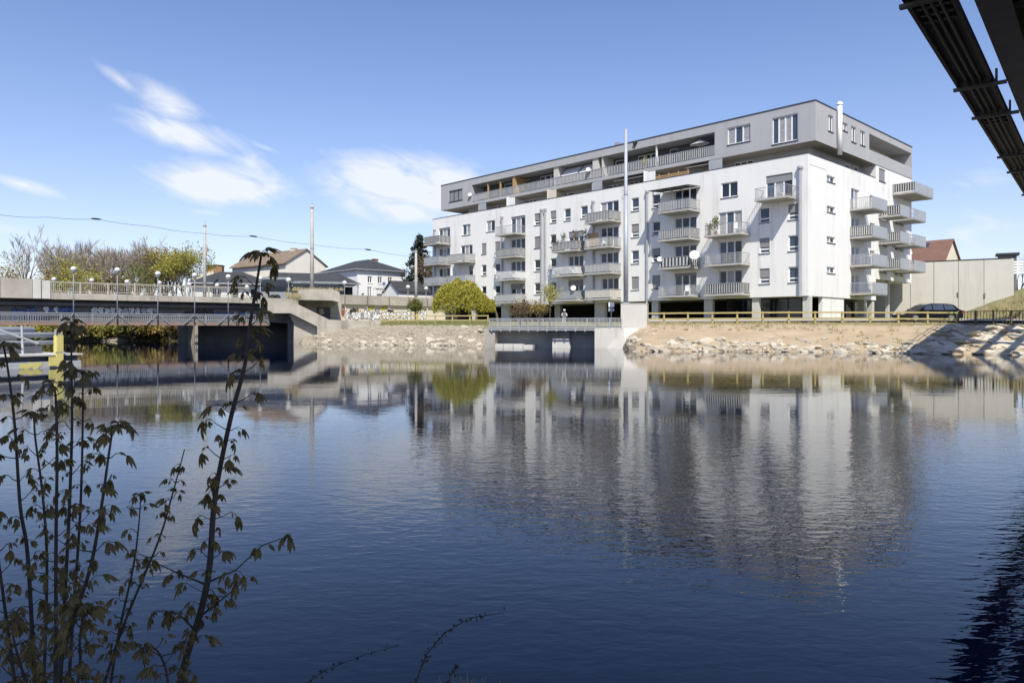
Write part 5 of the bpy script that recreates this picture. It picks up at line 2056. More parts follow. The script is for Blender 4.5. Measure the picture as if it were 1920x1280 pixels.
MB().prism([(-3.6, -1.3, 0), (0, -1.3, 0), (0, -1.3, at(404, 505, 127).z - zst - .2), (-3.6, -1.3, at(404, 514, 127).z - zst - .6)], [(-3.6, -1.02, 0), (0, -1.02, 0), (0, -1.02, at(404, 505, 127).z - zst - .2), (-3.6, -1.02, at(404, 514, 127).z - zst - .6)]).build('gable', CREAM, bk)
house('shed', 'low white shed with a dark roof right of the villa', 747, 116, (.8, .6), (-.6, .8), 7.0, 5, zst, CZ + 70 / F * 116, CZ + 89 / F * 118, 'gable', WHITE, SLATE, over=.3, hip=False, ridge='w', windows=[('a', 1.5, 2.1, 5.3, 6.2, 1), ('a', 3.6, 4.2, 5.3, 6.2, 1), ('a', 5.6, 6.2, 5.3, 6.2, 1)], cat='shed')

# bus station canopy: dark hipped roof on posts
P = at(668, 537, 104)
cn = thing('bus_canopy', 'wide dark-roofed bus station canopy before the long house', 'canopy', (P.x, P.y, zst), R(20))
wC, dC = 13.2, 7
zc0, zc1 = at(640, 530, 102).z - zst, at(640, 513, 106).z - zst
mb = MB()
mb.add([(-wC, 0, zc0), (.6, 0, zc0), (.6, dC, zc0), (-wC, dC, zc0), (-wC + 2.4, dC / 2, zc1), (-1.9, dC / 2, zc1)], [(0, 1, 5, 4), (1, 2, 5), (2, 3, 4, 5), (3, 0, 4), (3, 2, 1, 0)])
mb.build('roof', SLATE, cn)
MB().bar((-wC, -.05, zc0 - .05), (.6, -.05, zc0 - .05), .08, .18).build('gutter', RAILB, cn)
for i in range(6):
    for y in (.4, dC - .4):
        MB().box(-wC + .5 + i * 2.6 - .07, -wC + .5 + i * 2.6 + .07, y - .07, y + .07, 0, zc0 - .1).build('post', DUCT, cn)
MB().box(-wC + .5, .3, dC - .9, dC - .75, 0, zc0 - .15).build('back_wall', DGREY, cn)


def bus(px0, px1, Y, label, rot, stripe):
    p, q = at(px0, 560, Y), at(px1, 560, Y)
    L = (q.x - p.x) / math.cos(rot)
    t = thing('bus', label, 'bus', (p.x, p.y, zst), rot, group='buses at the stop')
    W_, H_ = 2.5, 3.0
    b = MB()
    b.box(0, L, 0, W_, .35, 1.25)
    b.box(.05, L - .05, .05, W_ - .05, 2.8, H_)
    b.box(.25, L - .25, .25, W_ - .25, H_, H_ + .1)
    b.build('body', stripe, t)
    g = MB()
    g.box(.03, L - .03, .03, W_ - .03, 1.25, 2.8)
    g.build('window_band', GLASS, t)
    for i in range(int(L / 1.5)):
        MB().box(.2 + i * 1.5, .26 + i * 1.5, .012, .04, 1.25, 2.8).build('window_post', SLATD, t)
    for x in (1.9, L - 2.2):
        w = MB()
        w.lathe((0, 0, 0), [(0, -.14), (.45, -.14), (.48, 0), (.45, .14), (0, .14)], 16)
        w.v = [(v[0] + x, v[2] + .1, v[1] + .48) for v in w.v]
        w.build('wheel', RUBBER, t, smooth=True)
    MB().box(1.0, 1.9, .005, .03, 2.6, 2.85).build('display', SLATD, t)
    return t


bus(489, 542, 90, 'white bus with dark window band left of the globe lamp', R(15), RAILB)
bus(549, 640, 98, 'long pale bus with dark windows under the station canopy', R(18), RAILB)
# sign post before the block
P = at(1146, 592, 66)
sg = thing('sign_post', 'slim post with small road signs before the dark ground storey', 'sign', (P.x, P.y, ground_z(P.x, P.y)))
hs = at(1146, 566, 66).z - sg.location.z
MB().tube([(0, 0, 0), (0, 0, hs)], .04, 8).build('post', DUCT, sg)
MB().box(-.25, .25, -.06, -.045, hs - .45, hs - .05).build('sign_plate', PVC, sg)
MB().box(-.25, .25, -.06, -.045, hs - .85, hs - .55).build('sign_plate', ZINCP, sg)
# blue bus-stop sign on the street before the villa
P = at(720, 560, 108)
bs = thing('stop_sign_post', 'blue roundish stop sign on a post before the villa', 'sign', (P.x, P.y, zst))
hs = at(720, 529, 108).z - zst
MB().tube([(0, 0, 0), (0, 0, hs)], .05, 8).build('post', DUCT, bs)
MB().box(-.22, .22, -.07, -.052, hs - .45, hs).build('sign_plate', GBLUE, bs)

# ================================================================== PONTOON AT THE LEFT
PP = PF((-20.1, 28.7), (.5, .866))
pt = thing('steel_pontoon', 'grey steel pontoon with yellow paint floating by the left edge', 'pontoon', (PP.p[0], PP.p[1], 0), PP.ang)
E1 = PP.s(152)
MB().box(-14, E1, 0, 5, -.4, .27).build('hull', mat('pale_hull', (.50, .51, .53), (.42, .43, .45), rough=.6, streak=.3), pt)
MB().box(-14, E1, .28, 4.8, .272, .5).build('web', mat('blue_grey_web', (.12, .13, .16), (.09, .10, .12), rough=.6), pt)
MB().box(-14, E1 + .05, -.05, 5.05, .502, .57).build('deck', CONCL, pt)
MB().box(-14, PP.s(118), 1.6, 1.75, .572, .88).build('coaming', MATS['blue_grey_web'], pt)
for (y, z, r) in ((1.9, 1.02, .09), (1.9, 1.35, .12), (3.6, 1.55, .16)):
    MB().tube([(-14, y, z), (E1 - .1, y, z)], r, 8).build('pipe', MATS['pale_hull'], pt, smooth=True)
MB().box(-14, E1 - .5, 4.2, 4.5, .572, 1.5).build('rear_beam', MATS['blue_grey_web'], pt)
MB().box(-14, E1 - .5, 4.1, 4.6, 1.502, 1.58).build('rear_flange', MATS['pale_hull'], pt)
sY = PP.s(110)
MB().box(sY - .13, sY + .13, -.12, .14, .05, 1.35).build('marker_post', YEL, pt)
MB().box(sY - .17, sY + .17, -.122, -.05, .62, .68).build('marker_band', CONC, pt)
MB().box(sY - .14, sY - .42, -.1, -.04, .08, .46).build('marker_plate', YEL, pt)
MB().box(sY - .11, sY + .11, -.1, .12, 1.352, 1.6).build('marker_cap', CONC, pt)
s_ = PP.s(72)
MB().tube([(s_ - .1, 1.0, .57), (s_ - .14, 1.0, 1.75)], .045, 6).build('stanchion', MATS['pale_hull'], pt)
MB().tube([(s_ - 2.6, 1.0, 2.2), (s_ + .5, 1.0, 1.0)], .05, 6).build('gangway_rail', MATS['pale_hull'], pt)
# yellow scrawl on the hull
yg = MB()
r5 = random.Random(9)
for k in range(7):
    a = PP.s(41 + k * 5.2)
    z = .13 + r5.uniform(-.05, .05)
    yg.add([(a - .12, -.006 - .001 * k, z - .1), (a + .1, -.006 - .001 * k, z - .06 + r5.uniform(-.05, .05)), (a + .14, -.006 - .001 * k, z + .09), (a - .08, -.006 - .001 * k, z + .1)], [(0, 1, 2, 3)])
yg.build('painted_scrawl', YEL, pt)
for x in (-12, -8, -4, 0):
    MB().lathe((x, .6, .57), [(.09, 0), (.09, .25), (.14, .27), (.14, .33), (0, .34)], 10).build('bollard', FLASH, pt)

# ================================================================== STEEL BRIDGE OVERHEAD
HB = 8.5
g = Vector((.632, .775, 0)).normalized()
ob = thing('girder_bridge', 'dark steel girder bridge with a side walkway passing overhead at right', 'bridge', (-.630 * HB, 0, 0), math.atan2(g.y, g.x))
# local x runs along the bridge, local -y is to the right of travel (towards the main girder)
ZBR = CZ + HB
X0, X1 = -22.0, 78.0
WW = 1.084
wk = MB()
wk.box(X0, X1, -WW + .1, -.1, ZBR + .12, ZBR + .16)
wk.build('walkway_plate', STEELD, ob)
for (y0, y1) in ((-.1, 0), (-WW, -WW + .1)):
    mb = MB()
    mb.box(X0, X1, y0, y1, ZBR, ZBR + .22)
    mb.build('edge_channel', STEELD, ob)
for i in range(14):
    x = X0 + 2.7 + (i // 2) * 13.2 + (i % 2) * 4.5
    mb = MB()
    mb.box(x - .09, x + .09, -WW - .38, .11, ZBR - .1, ZBR - .002)
    mb.box(x - .06, x + .06, -WW - .12, -WW - .05, ZBR - .09, ZBR + .45)
    mb.build('bracket', STEELG, ob)
    if i % 2:
        for k in range(3):
            MB().box(x + .7 + k * .55, x + .85 + k * .55, -WW + .15, -.15, ZBR + .06, ZBR + .119).build('cross_slat', STEELG, ob)
ct = MB()
for y in (-.35, -.55, -.75):
    ct.tube([(X0, y, ZBR + .06), (X1, y, ZBR + .06)], .045, 6)
ct.build('cable_conduit', STEELD, ob)
hr_ = MB()
for z in (.65, 1.2):
    hr_.bar((X0, 0.02, ZBR + z), (X1, .02, ZBR + z), .05)
for i in range(45):
    x = X0 + i * 2.2
    hr_.bar((x, .02, ZBR + .2), (x, .02, ZBR + 1.2), .05)
hr_.build('walkway_handrail', STEELD, ob)
GY = -(.630 - .408) * HB * .775
fl = MB()
fl.box(X0, X1, GY - .75, GY, ZBR, ZBR + .05)
fl.box(X0, X1, GY - .75, GY, ZBR + 1.75, ZBR + 1.8)
fl.build('girder_flange', STEELG, ob)
wb_ = MB()
wb_.box(X0, X1, GY - .40, GY - .36, ZBR + .05, ZBR + 1.75)
for i in range(46):
    x = X0 + i * 2.2
    wb_.box(x - .01, x + .01, GY - .7, GY - .05, ZBR + .05, ZBR + 1.75)
wb_.build('girder_web', STEELG, ob)
G2 = GY - 8.5  # bridge widened out of view so that its deck shades the near bank
fl = MB()
fl.box(X0, X1, G2 - .75, G2, ZBR, ZBR + .05)
fl.box(X0, X1, G2 - .39, G2 - .35, ZBR + .05, ZBR + 1.8)
fl.build('far_girder', STEELG, ob)
cbm = MB()
for i in range(24):
    x = X0 + 1 + i * 4.4
    cbm.box(x - .12, x + .12, G2, GY - .75, ZBR + .4, ZBR + 1.1)
cbm.build('cross_beams', STEELD, ob)
dgm = MB()
for i in range(23):
    x = X0 + 1 + i * 4.4
    dgm.bar((x, G2 - .1, ZBR + .3), (x + 4.4, GY - .6, ZBR + .3), .2, .1)
    if i % 2:
        dgm.bar((x, GY - .6, ZBR + .28), (x + 4.4, G2 - .1, ZBR + .28), .2, .1)
dgm.build('wind_bracing', STEELD, ob)
MB().box(X0, 44, G2 - 1.2, GY - .02, ZBR + 1.82, ZBR + 2.1).build('deck', STEELD, ob)  # solid over the near spans, shaped to keep sun off the saplings
# stringers in the far spans, where the deck is open
stg = MB()
for y in (GY - 1.6, GY - 3.2, GY - 4.6):
    stg.box(44, X1, y - .1, y + .1, ZBR + 1.2, ZBR + 1.7)
stg.build('stringers', STEELD, ob)
MB().box(66, 68.5, G2 - 1.5, GY + .6, 0, ZBR - .01).build('bridge_pier', CONC, ob)
MB().box(-20, -17.5, G2 - 1.5, GY + 2, -.5, ZBR - .01).build('bridge_pier', CONC, ob)

# ================================================================== TREES AND SHRUBS
random.seed(23)
# background row at the left, beyond the road bridge
P = at(48, 560, 105)
tree('bare_tree', 'lone bare tree standing behind the concrete bridge parapet', (P.x, P.y, 3.2), (at(48, 452, 105).z - 3.2) * 1.1, 2.4, r0=.2, depth=5, trunk_h=.32, spread=.42, fork=5, group='bare trees beyond the road bridge', n=2, rmin=.022)
for i, (px, py, Y, cr, lab) in enumerate((
        (112, 478, 118, 2.6, 'thin bare tree between the lone tree and the lamps'), (148, 470, 120, 2.8, 'bare tree with upswept limbs behind the first tall lamp'),
        (182, 468, 122, 2.4, 'slender bare tree left of the second tall lamp'), (205, 474, 119, 2.6, 'bare tree close behind the second tall lamp'),
        (236, 480, 124, 2.6, 'low bare tree right of the second tall lamp'), (258, 482, 120, 2.4, 'bare tree left of the olive bush'),
        (283, 458, 118, 3.4, 'tallest wide bare tree left of the yellow-green trees'), (306, 466, 121, 2.6, 'bare tree touching the yellow-green trees'))):
    P = at(px, 560, Y)
    tree('bare_tree', lab, (P.x, P.y, 3.5), at(px, py, Y).z - 3.5, cr, depth=5, trunk_h=.22, spread=.4, fork=5, group='bare trees beyond the road bridge', n=2, rmin=.022)
for i, (px, py, Y, cr, leaf, lab) in enumerate((
        (12, 492, 116, 4.2, LEAFO, 'olive yellow tree at the left edge behind the parapet'), (88, 502, 118, 3.6, LEAFO, 'low olive tree right of the lone bare tree'),
        (128, 492, 114, 3.0, LEAFS, 'bright green tree behind the leftmost tall lamp'), (152, 505, 112, 3.0, LEAFS, 'small bright green tree right of the leftmost tall lamp'),
        (262, 503, 115, 3.2, LEAFG, 'round olive green tree between the second and third tall lamps'), (326, 462, 119, 3.2, LEAFO, 'tall ochre tree left of the pavilion'),
        (350, 474, 117, 3.2, LEAFS, 'tall yellow-green tree nearest the thin catenary pole'), (212, 515, 114, 3.5, LEAFB, 'brownish thicket tree behind the railing'))):
    P = at(px, 560, Y)
    h = at(px, py, Y).z - 3.2
    tree('leafy_tree', lab, (P.x, P.y, 3.2), h, cr, leaf=leaf, depth=4, n_leaf=5200 if px in (326, 350) else 2100, leaf_size=.16, trunk_h=.16, spread=.55, fork=5, group='leafing trees beyond the road bridge', lspread=.42)
for k in range(11):
    px, Y = 95 + k * 21 + random.uniform(-8, 8), random.uniform(122, 132)
    P = at(px, 560, Y)
    tree('bare_tree', 'slender bare tree in the thicket beyond the road bridge', (P.x, P.y, 3.5), (at(px, random.uniform(466, 488), Y).z - 3.5) * 1.08, 2.0, depth=4, trunk_h=.3, spread=.32, fork=5, group='bare trees of the thicket', n=3, rmin=.024)
# shrubs on the bank under the bridge
for i, (px, py, Y, cr, leaf, lab) in enumerate((
        (40, 606, 99, 3.0, LEAFS, 'green shrub on the bank left under the footbridge'), (92, 607, 98, 3.2, LEAFS, 'green shrub behind the pontoon marker post'),
        (165, 604, 98, 2.6, LEAFO, 'straggly olive shrub on the bank under the footbridge'), (212, 606, 97, 3.0, LEAFS, 'bright green shrub above the pale stones'),
        (248, 604, 97, 2.4, LEAFG, 'dark green shrub in the middle under the bridge'), (290, 607, 97, 2.6, LEAFO, 'olive shrub near the bridge pier'), (325, 608, 98, 2.4, LEAFB, 'brown shrub beside the bridge pier'), (140, 610, 98, 2.2, LEAFB, 'brownish shrub between the marker post and the olive shrub'), (188, 608, 98, 2.2, LEAFO, 'yellowish shrub left of the bright green one'), (270, 610, 98, 2.2, LEAFB, 'brownish twiggy shrub left of the olive shrub'), (350, 612, 98, 1.8, LEAFO, 'small olive shrub touching the bridge pier'))):
    P = at(px, 640, Y)
    tree('bank_shrub', lab, (P.x * .955, P.y * .955, .0), at(px, py, Y).z + .55, cr, leaf=leaf, depth=3, n_leaf=2600, leaf_size=.16, trunk_h=.06, spread=.8, fork=6, group='shrubs on the bank under the bridge', lspread=.4, r0=.05)
P = at(217, 637, 93)
put(ROCKS[0], 'rock', far_bank, (P.x, P.y, .1), (0, 0, .3), (1.9, .8, .35))
put(ROCKS[3], 'rock', far_bank, (P.x + 7.4, P.y + .5, .6), (0, 0, 1.3), (1.2, .8, 1.1))

# conifer behind the end of the block
P = at(786, 560, 124)
cz_ = 4.88
hc = at(783, 441, 124).z - cz_
con = thing('conifer', 'dark conifer at the left end of the apartment block', 'tree', (P.x, P.y, cz_))
MB().tube([(0, 0, 0), (0, 0, hc)], [.3, .03], 8).build('trunk', BARK, con)
cs = []
for k in range(190):
    f = random.uniform(.1, 1)
    rr = ((1 - f) ** .8) * 4.6 * random.uniform(.7, 1.1) + .2
    a = random.uniform(0, 6.28)
    for j in range(5):
        u = (j + 1) / 5
        cs.append((math.cos(a) * rr * u, math.sin(a) * rr * u, hc * f - .35 * u * rr))
q, f = leaf_cloud(cs, 12, (.16, .16, .12), .17)
np_mesh('crown', q, f, LEAFD, con, kind='stuff')
P = at(806, 560, 121)
tree('leafy_tree', 'brownish leafing tree between the conifer and the block', (P.x, P.y, 4.88), at(800, 486, 121).z - 4.88, 2.2, leaf=LEAFB, depth=4, n_leaf=3000, leaf_size=.14, trunk_h=.2, spread=.5, fork=4)


# dome-clipped weeping willow: hanging strands
def willow(loc, Rx, Ry, ztop, zbot, label, n_str, m):
    t = thing('weeping_willow', label, 'tree', loc)
    tr = MB()
    for (bx, by) in ((-1.2, 0), (1.3, .4)):
        tr.tube([(bx, by, -.2), (bx * .9, by, ztop * .35), (bx * .6, by, ztop * .72)], [.16, .13, .1], 7)
    for k in range(16):
        a = random.uniform(0, 6.28)
        r = random.uniform(.4, .9)
        tr.tube([(0, 0, ztop * .62), (Rx * r * .6 * math.cos(a), Ry * r * .6 * math.sin(a), ztop * .88), (Rx * r * math.cos(a), Ry * r * math.sin(a), ztop * .84)], [.08, .05, .02], 5)
    tr.build('trunk', BARK, t)
    C = []
    for k in range(n_str):
        a = random.uniform(0, 6.28)
        r = math.sqrt(random.random())
        x, y = Rx * r * math.cos(a), Ry * r * math.sin(a)
        bump_ = .65 * mnoise.noise(Vector((x * 1.1, y * 1.1, 2))) + random.gauss(0, .1)
        zt_ = zbot + (ztop - zbot) * math.sqrt(max(0, 1 - (r * .94) ** 2)) + bump_
        ln = random.uniform(.4, 2.0)
        nn = int(ln / .09)
        for j in range(nn):
            z = zt_ - j * .09
            if z < zbot - .7 * random.random():
                break
            C.append((x + random.gauss(0, .05), y + random.gauss(0, .05), z))
    q, f = leaf_cloud(C, 1, (.07, .07, .05), .10)
    np_mesh('crown', q, f, m, t, kind='stuff')
    return t


P = at(862, 600, 84)
willow((P.x, P.y, 2.2), 3.1, 2.2, at(862, 528, 84).z - 2.2, at(862, 583, 84).z - 2.2, 'clipped yellow-green weeping willow before the block', 1900, LEAFY)
P = at(912, 600, 83)
willow((P.x, P.y, 2.2), 1.0, .9, at(912, 560, 83).z - 2.2, at(912, 578, 83).z - 2.2, 'small yellow-green willow right of the clipped willow', 420, LEAFY)
# rounded bush tree before the graffiti wall
P = at(779, 605, 90)
rbz = 2.3
tb_ = thing('globe_tree', 'small round-headed green tree before the graffiti wall', 'tree', (P.x, P.y, rbz))
z0, z1 = at(779, 586, 90).z - rbz, at(779, 561, 90).z - rbz
MB().tube([(0, 0, -.1), (0, 0, z0 + .3)], [.06, .05], 6).build('trunk', BARK, tb_)
C = []
for k in range(420):
    v = Vector((random.gauss(0, 1), random.gauss(0, 1), random.gauss(0, 1))).normalized() * random.uniform(.5, 1) * (1 + .3 * mnoise.noise(Vector((random.random() * 3, k * .1, 0))))
    C.append((v.x * .95, v.y * .95, (z0 + z1) / 2 + v.z * (z1 - z0) / 2))
q, f = leaf_cloud(C, 6, (.1, .1, .1), .09)
np_mesh('crown', q, f, LEAFG, tb_, kind='stuff')
# young tree and shrubs by the outlet
P = at(1031, 600, 68)
zt = ground_z(P.x, P.y)
tree('young_tree', 'young pale-stemmed tree with yellow-green leaves behind the outlet', (P.x, P.y, zt), at(1031, 536, 68).z - zt, 1.4, leaf=LEAFY, depth=4, n_leaf=1100, leaf_size=.075, trunk_h=.35, spread=.5, fork=3, r0=.07, lspread=.22)
for (px, py, Y, leaf, nl, lab) in ((988, 564, 70, LEAFB, 900, 'reddish brown bush left of the young tree'), (1012, 568, 70, LEAFO, 1000, 'dark olive bush directly left of the young tree'), (975, 575, 71, LEAFB, 600, 'low brown bush at the left of the outlet railing')):
    P = at(px, 600, Y)
    zt = ground_z(P.x, P.y)
    tree('brown_bush', lab, (P.x, P.y, zt), at(px, py, Y).z - zt, 1.0, leaf=leaf, depth=3, n_leaf=nl, leaf_size=.08, trunk_h=.1, spread=.7, fork=5, r0=.04, lspread=.2, group='bushes behind the outlet railing')
P = at(1890, 500, 95)
tree('bare_tree', 'bare tree behind the dark hut at the right edge', (P.x + 1.5, P.y, 4), at(1896, 468, 95).z - 4, 2.2, depth=5, trunk_h=.2, spread=.5, fork=4, n=2)

# ================================================================== PERSON BEHIND THE OUTLET RAILING
sp_ = PO.w(PO.s(1058, .7), .7, CZ + .1)
per = thing('person', 'person in a pale top and cap leaning over the outlet railing', 'person', tuple(sp_), R(0))
bmv = [(0, .28, .78), (0, .18, .98), (0, .02, 1.14), (0, -.04, 1.2), (0, -.1, 1.27), (0, -.14, 1.36),     # pelvis, waist, chest, collar, neck, head
       (-.09, .27, .75), (-.1, .2, .42), (-.1, .28, .06), (-.1, .16, .03),
       (.09, .27, .75), (.1, .22, .42), (.1, .30, .06), (.1, .18, .03),
       (-.17, .0, 1.14), (-.22, -.2, .95), (-.12, -.42, .92), (-.10, -.48, .92),
       (.17, .0, 1.14), (.22, -.2, .95), (.12, -.42, .92), (.10, -.48, .92)]
bme = [(0, 1), (1, 2), (2, 3), (3, 4), (4, 5), (0, 6), (6, 7), (7, 8), (8, 9), (0, 10), (10, 11), (11, 12), (12, 13), (2, 14), (14, 15), (15, 16), (16, 17), (2, 18), (18, 19), (19, 20), (20, 21)]
rad = [.13, .12, .14, .09, .055, .095, .09, .06, .045, .04, .09, .06, .045, .04, .06, .045, .035, .03, .06, .045, .035, .03]
me = bpy.data.meshes.new('person_body')
me.from_pydata(bmv, bme, [])
bo = bpy.data.objects.new('body', me)
COL.objects.link(bo)
bo.parent = per
me.materials.append(mat('pale_clothes', (.55, .50, .46), (.45, .42, .40), rough=.9))
sk = bo.modifiers.new('skin', 'SKIN')
for i, v in enumerate(me.skin_vertices[0].data):
    v.radius = (rad[i], rad[i])
    v.use_root = (i == 0)
bo.modifiers.new('sub', 'SUBSURF').render_levels = 2
cpm = MB()
cpm.lathe((0, -.14, 1.40), [(.108, -.02), (.105, .04), (.07, .09), (0, .105)], 12)
cpm.box(-.07, .07, -.32, -.2, 1.385, 1.40)
cpm.build('cap', GWHITE, per, smooth=True)

# ================================================================== SAPLINGS IN THE FOREGROUND
random.seed(5)


def leaf_mesh(name, seed):
    """a young folded maple leaf hanging from its stalk: five drooping lobes"""
    r = random.Random(seed)
    mb = MB()
    mb.tube([(0, 0, 0), (.012, 0, .004), (.026, 0, -.004)], [.0011, .0009, .0008], 4, cap=False)
    base = Vector((.026, 0, -.004))
    for k in range(5):
        a = (k - 2) * .55 + r.uniform(-.12, .12)
        L = (.019, .027, .032, .027, .019)[k] * r.uniform(.85, 1.15)
        dirn = Vector((math.cos(a), math.sin(a), 0))
        side = Vector((-math.sin(a), math.cos(a), 0))
        pts = []
        for (f, w, dz) in ((0, .08, 0), (.3, .26, -.14), (.6, .30, -.46), (.82, .18, -.78), (1, .02, -1.1)):
            c = base + dirn * (L * f * (1 - .25 * f)) + Vector((0, 0, dz * L * .9))
            pts.append((c - side * (w * L * .6) + Vector((0, 0, -.004)), c + Vector((0, 0, .003)), c + side * (w * L * .6) + Vector((0, 0, -.004))))
        V, Fc = [], []
        for p in pts:
            V += list(p)
        for i in range(4):
            o = i * 3
            Fc += [(o, o + 1, o + 4, o + 3), (o + 1, o + 2, o + 5, o + 4)]
        mb.add(V, Fc)
    me = bpy.data.meshes.new(name)
    me.from_pydata(mb.v, [], mb.f)
    me.materials.append(DLEAF)
    return me


LEAVES = [leaf_mesh('leaf', s) for s in range(5)]


def sapling(label, path, Y, r0, r1, leaf_from=.15, step=46, size=1.0, dy=.12, top=True, extra=()):
    """path in photo columns and rows at distance Y; leaf pairs at nodes along the stem"""
    pts = []
    n = len(path)
    for i, (px, py) in enumerate(path):
        pts.append(at(px, py, Y + dy * math.sin(i * 1.7) * .4))
    # smooth the stem
    fine = []
    for i in range(n - 1):
        p0, p1, p2, p3 = pts[max(i - 1, 0)], pts[i], pts[i + 1], pts[min(i + 2, n - 1)]
        for k in range(6):
            t = k / 6
            fine.append(.5 * ((2 * p1) + (p2 - p0) * t + (2 * p0 - 5 * p1 + 4 * p2 - p3) * t * t + (3 * p1 - p0 - 3 * p2 + p3) * t ** 3))
    fine.append(pts[-1])
    b = fine[0]
    if b.z > .12:                       # carry the stem down to the bank
        foot = Vector((b.x + (fine[0].x - fine[min(6, len(fine) - 1)].x) * .3, b.y - .15, .05))
        fine = [foot, foot.lerp(b, .5)] + fine
    t = thing('sapling', label, 'sapling', tuple(fine[0]), group='maple saplings in the foreground')
    o = fine[0]
    m = len(fine)
    st_ = MB()
    st_.tube([p - o for p in fine], [r0 + (r1 - r0) * i / (m - 1) for i in range(m)], 7)
    stem = st_.build('stem', DSTEM, t, smooth=True)
    tw = MB()
    # node positions
    L = [0]
    for a, c in zip(fine[:-1], fine[1:]):
        L.append(L[-1] + (c - a).length)
    d = L[-1] * leaf_from
    unit = step / F * Y
    k = 0
    unit *= .8
    while d < L[-1]:
        i = max(j for j in range(m) if L[j] <= d)
        i = min(i, m - 2)
        p = fine[i].lerp(fine[i + 1], (d - L[i]) / max(L[i + 1] - L[i], 1e-6)) - o
        base_a = k * 1.57 + random.uniform(-.4, .4)
        for s in (0, math.pi):
            if random.random() < .12:
                continue
            a = base_a + s
            stalk = random.choice((.012, .02, .03, .05)) * size
            tip = p + Vector((math.cos(a) * stalk, math.sin(a) * stalk, stalk * random.uniform(.3, 1.0)))
            tw.tube([p, p.lerp(tip, .6) + Vector((0, 0, -.004)), tip], [.0024, .0018, .0014], 4, cap=False)
            for q in range(random.choice((2, 3, 3, 4))):
                aa = a + random.uniform(-1.3, 1.3)
                sc = size * random.choice((.35, .5, .6, .75, .9, 1.15))
                put(random.choice(LEAVES), 'leaf', t, tip, (random.uniform(-.5, .5), random.uniform(-.5, .7), aa), (sc, sc, sc))
        d += unit * random.uniform(.7, 1.35)
        k += 1
    if top:
        p = fine[-1] - o
        for q in range(9):
            sc = size * random.uniform(.7, 1.15)
            put(random.choice(LEAVES), 'leaf', t, p, (random.uniform(-.3, .3), random.uniform(-.9, .3), q * .7 + random.uniform(-.3, .3)), (sc, sc, sc))
    for (a, path2) in extra:            # side shoots
        q = [at(px, py, Y + .02) - o for (px, py) in path2]
        tw.tube(q, [.005] + [.0028] * (len(q) - 2) + [.0015], 5, cap=False)
        for p in q[1:]:
            for w in range(4):
                sc = size * random.uniform(.7, 1.2)
                put(random.choice(LEAVES), 'leaf', t, p, (random.uniform(-.3, .3), random.uniform(-.2, .5), random.uniform(0, 6.28)), (sc, sc, sc))
    tw.build('leaf_stalks', DSTEM, t, kind='stuff')
    return t


sapling('thickest tall maple sapling with a palm-like top, right of the clump', [(334, 1300), (350, 1230), (378, 1140), (393, 1060), (400, 960), (412, 880), (436, 770), (458, 690), (470, 600), (480, 540), (490, 478)], 3.0, .016, .0045, .05, 34, 1.35,
        extra=((0, [(387, 1092), (441, 1069), (492, 1022), (545, 1003)]), (0, [(375, 1155), (420, 1120), (461, 1085)]), (0, [(385, 1095), (330, 1072), (272, 1046)]), (0, [(370, 1185), (335, 1150), (300, 1145)])))
sapling('maple sapling leaning left, its tip at the pontoon', [(72, 1300), (64, 1241), (52, 1040), (38, 948), (28, 800), (16, 700), (6, 645)], 2.7, .009, .003, .05, 50)
sapling('short thin maple sapling with a bud-like tip left of the clump', [(82, 1300), (84, 1229), (88, 1053), (80, 928), (66, 820), (64, 775)], 2.9, .007, .003, .05, 50)
sapling('slim straight maple sapling in the middle of the clump', [(104, 1300), (105, 1200), (105, 1014), (107, 850), (104, 740), (98, 722)], 2.6, .008, .003, .05, 52)
sapling('pale-stemmed tallest sapling rising before the yellow marker', [(112, 1300), (118, 1180), (129, 975), (135, 800), (134, 690), (134, 606)], 3.1, .009, .003, .05, 50, 1.25)
sapling('pale straight sapling right of the tallest pale stem', [(128, 1300), (134, 1200), (150, 967), (155, 800), (155, 696)], 3.2, .008, .003, .05, 50, 1.1)
sapling('dark sapling with a drooping umbrella of leaves at its tip', [(100, 1300), (130, 1180), (168, 1069), (190, 950), (203, 858), (212, 800)], 2.4, .008, .003, .05, 52, 1.2)
sapling('slender sapling slanting right with a bare pointed tip', [(190, 1300), (210, 1235), (238, 1155), (297, 1014), (325, 920), (346, 842)], 2.8, .007, .002, .1, 46, .9, top=False)
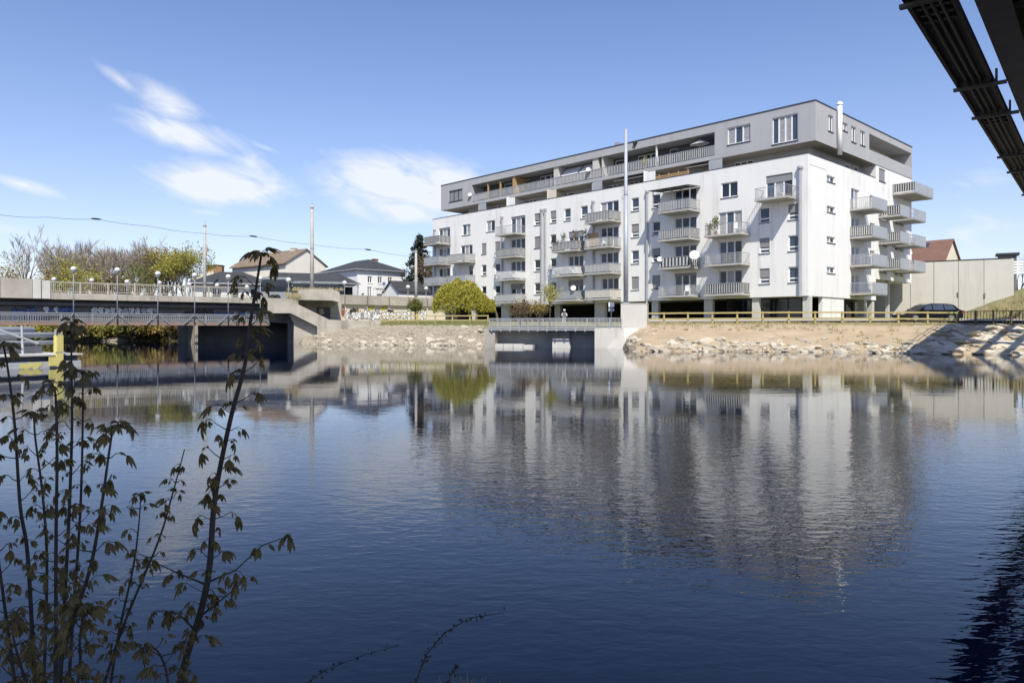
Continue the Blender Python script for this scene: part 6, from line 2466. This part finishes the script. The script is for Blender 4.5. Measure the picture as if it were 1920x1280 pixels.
sapling('thin sapling with a spire-like tip left of the slanting one', [(205, 1300), (222, 1190), (250, 1061), (260, 985), (264, 928)], 2.9, .006, .002, .1, 44, .9)
sapling('sapling cut by the left edge of the picture', [(30, 1300), (20, 1220), (6, 1116), (-4, 1040), (-14, 960)], 2.5, .007, .003, .05, 44)
sapling('low leafy sapling at the lower left corner', [(58, 1310), (46, 1270), (30, 1215), (20, 1170)], 2.3, .006, .002, .1, 30, 1.1)
sapling('low leafy sapling at the foot of the clump', [(140, 1310), (150, 1250), (150, 1190), (160, 1140)], 2.4, .006, .002, .05, 30, 1.2)
sapling('low branching sapling beside the thick dark stem', [(318, 1310), (310, 1250), (290, 1215), (262, 1215)], 2.7, .006, .002, .05, 34, 1.2)


def dry_stalk(label, path, Y, r):
    pts = [at(a, b, Y) for (a, b) in path]
    b = pts[0]
    foot = Vector((b.x, b.y - .1, .05))
    t = thing('dry_stalk', label, 'grass stalk', tuple(foot), group='dry stalks at the water edge')
    mb = MB()
    allp = [foot] + pts
    mb.tube([p - foot for p in allp], [r * (1 - .75 * i / len(allp)) for i in range(len(allp))], 5)
    mb.build('stem', DSTEM, t)
    V = []
    for a, c in zip(pts[:-1], pts[1:]):
        for k in range(7):
            V.append(tuple(a.lerp(c, random.random()) - foot))
    q, f = leaf_cloud(V, 2, (.008, .008, .01), .009)
    np_mesh('seed_heads', q, f, DSTEM, t, kind='stuff')


dry_stalk('arching dry stalk over the dark water at the bottom centre', [(775, 1290), (800, 1225), (835, 1185), (880, 1158), (945, 1148)], 3.1, .004)
dry_stalk('faint low stalk left of the arching dry stalk', [(560, 1290), (610, 1255), (680, 1228), (750, 1208)], 3.3, .0025)
dry_stalk('short upright dry stalk right of the arching one', [(832, 1300), (845, 1265), (860, 1245)], 3.1, .003)
spots = [tuple(Vector((at(random.uniform(850, 920), 1300, 3.1).x, 3.0 + random.uniform(-.1, .1), .0))) for k in range(9)]
tufts('near_tuft', spots, DRYG, h=.16, blades=16, w=.003, spread=.03, label='small dry tuft at the bottom edge of the picture')
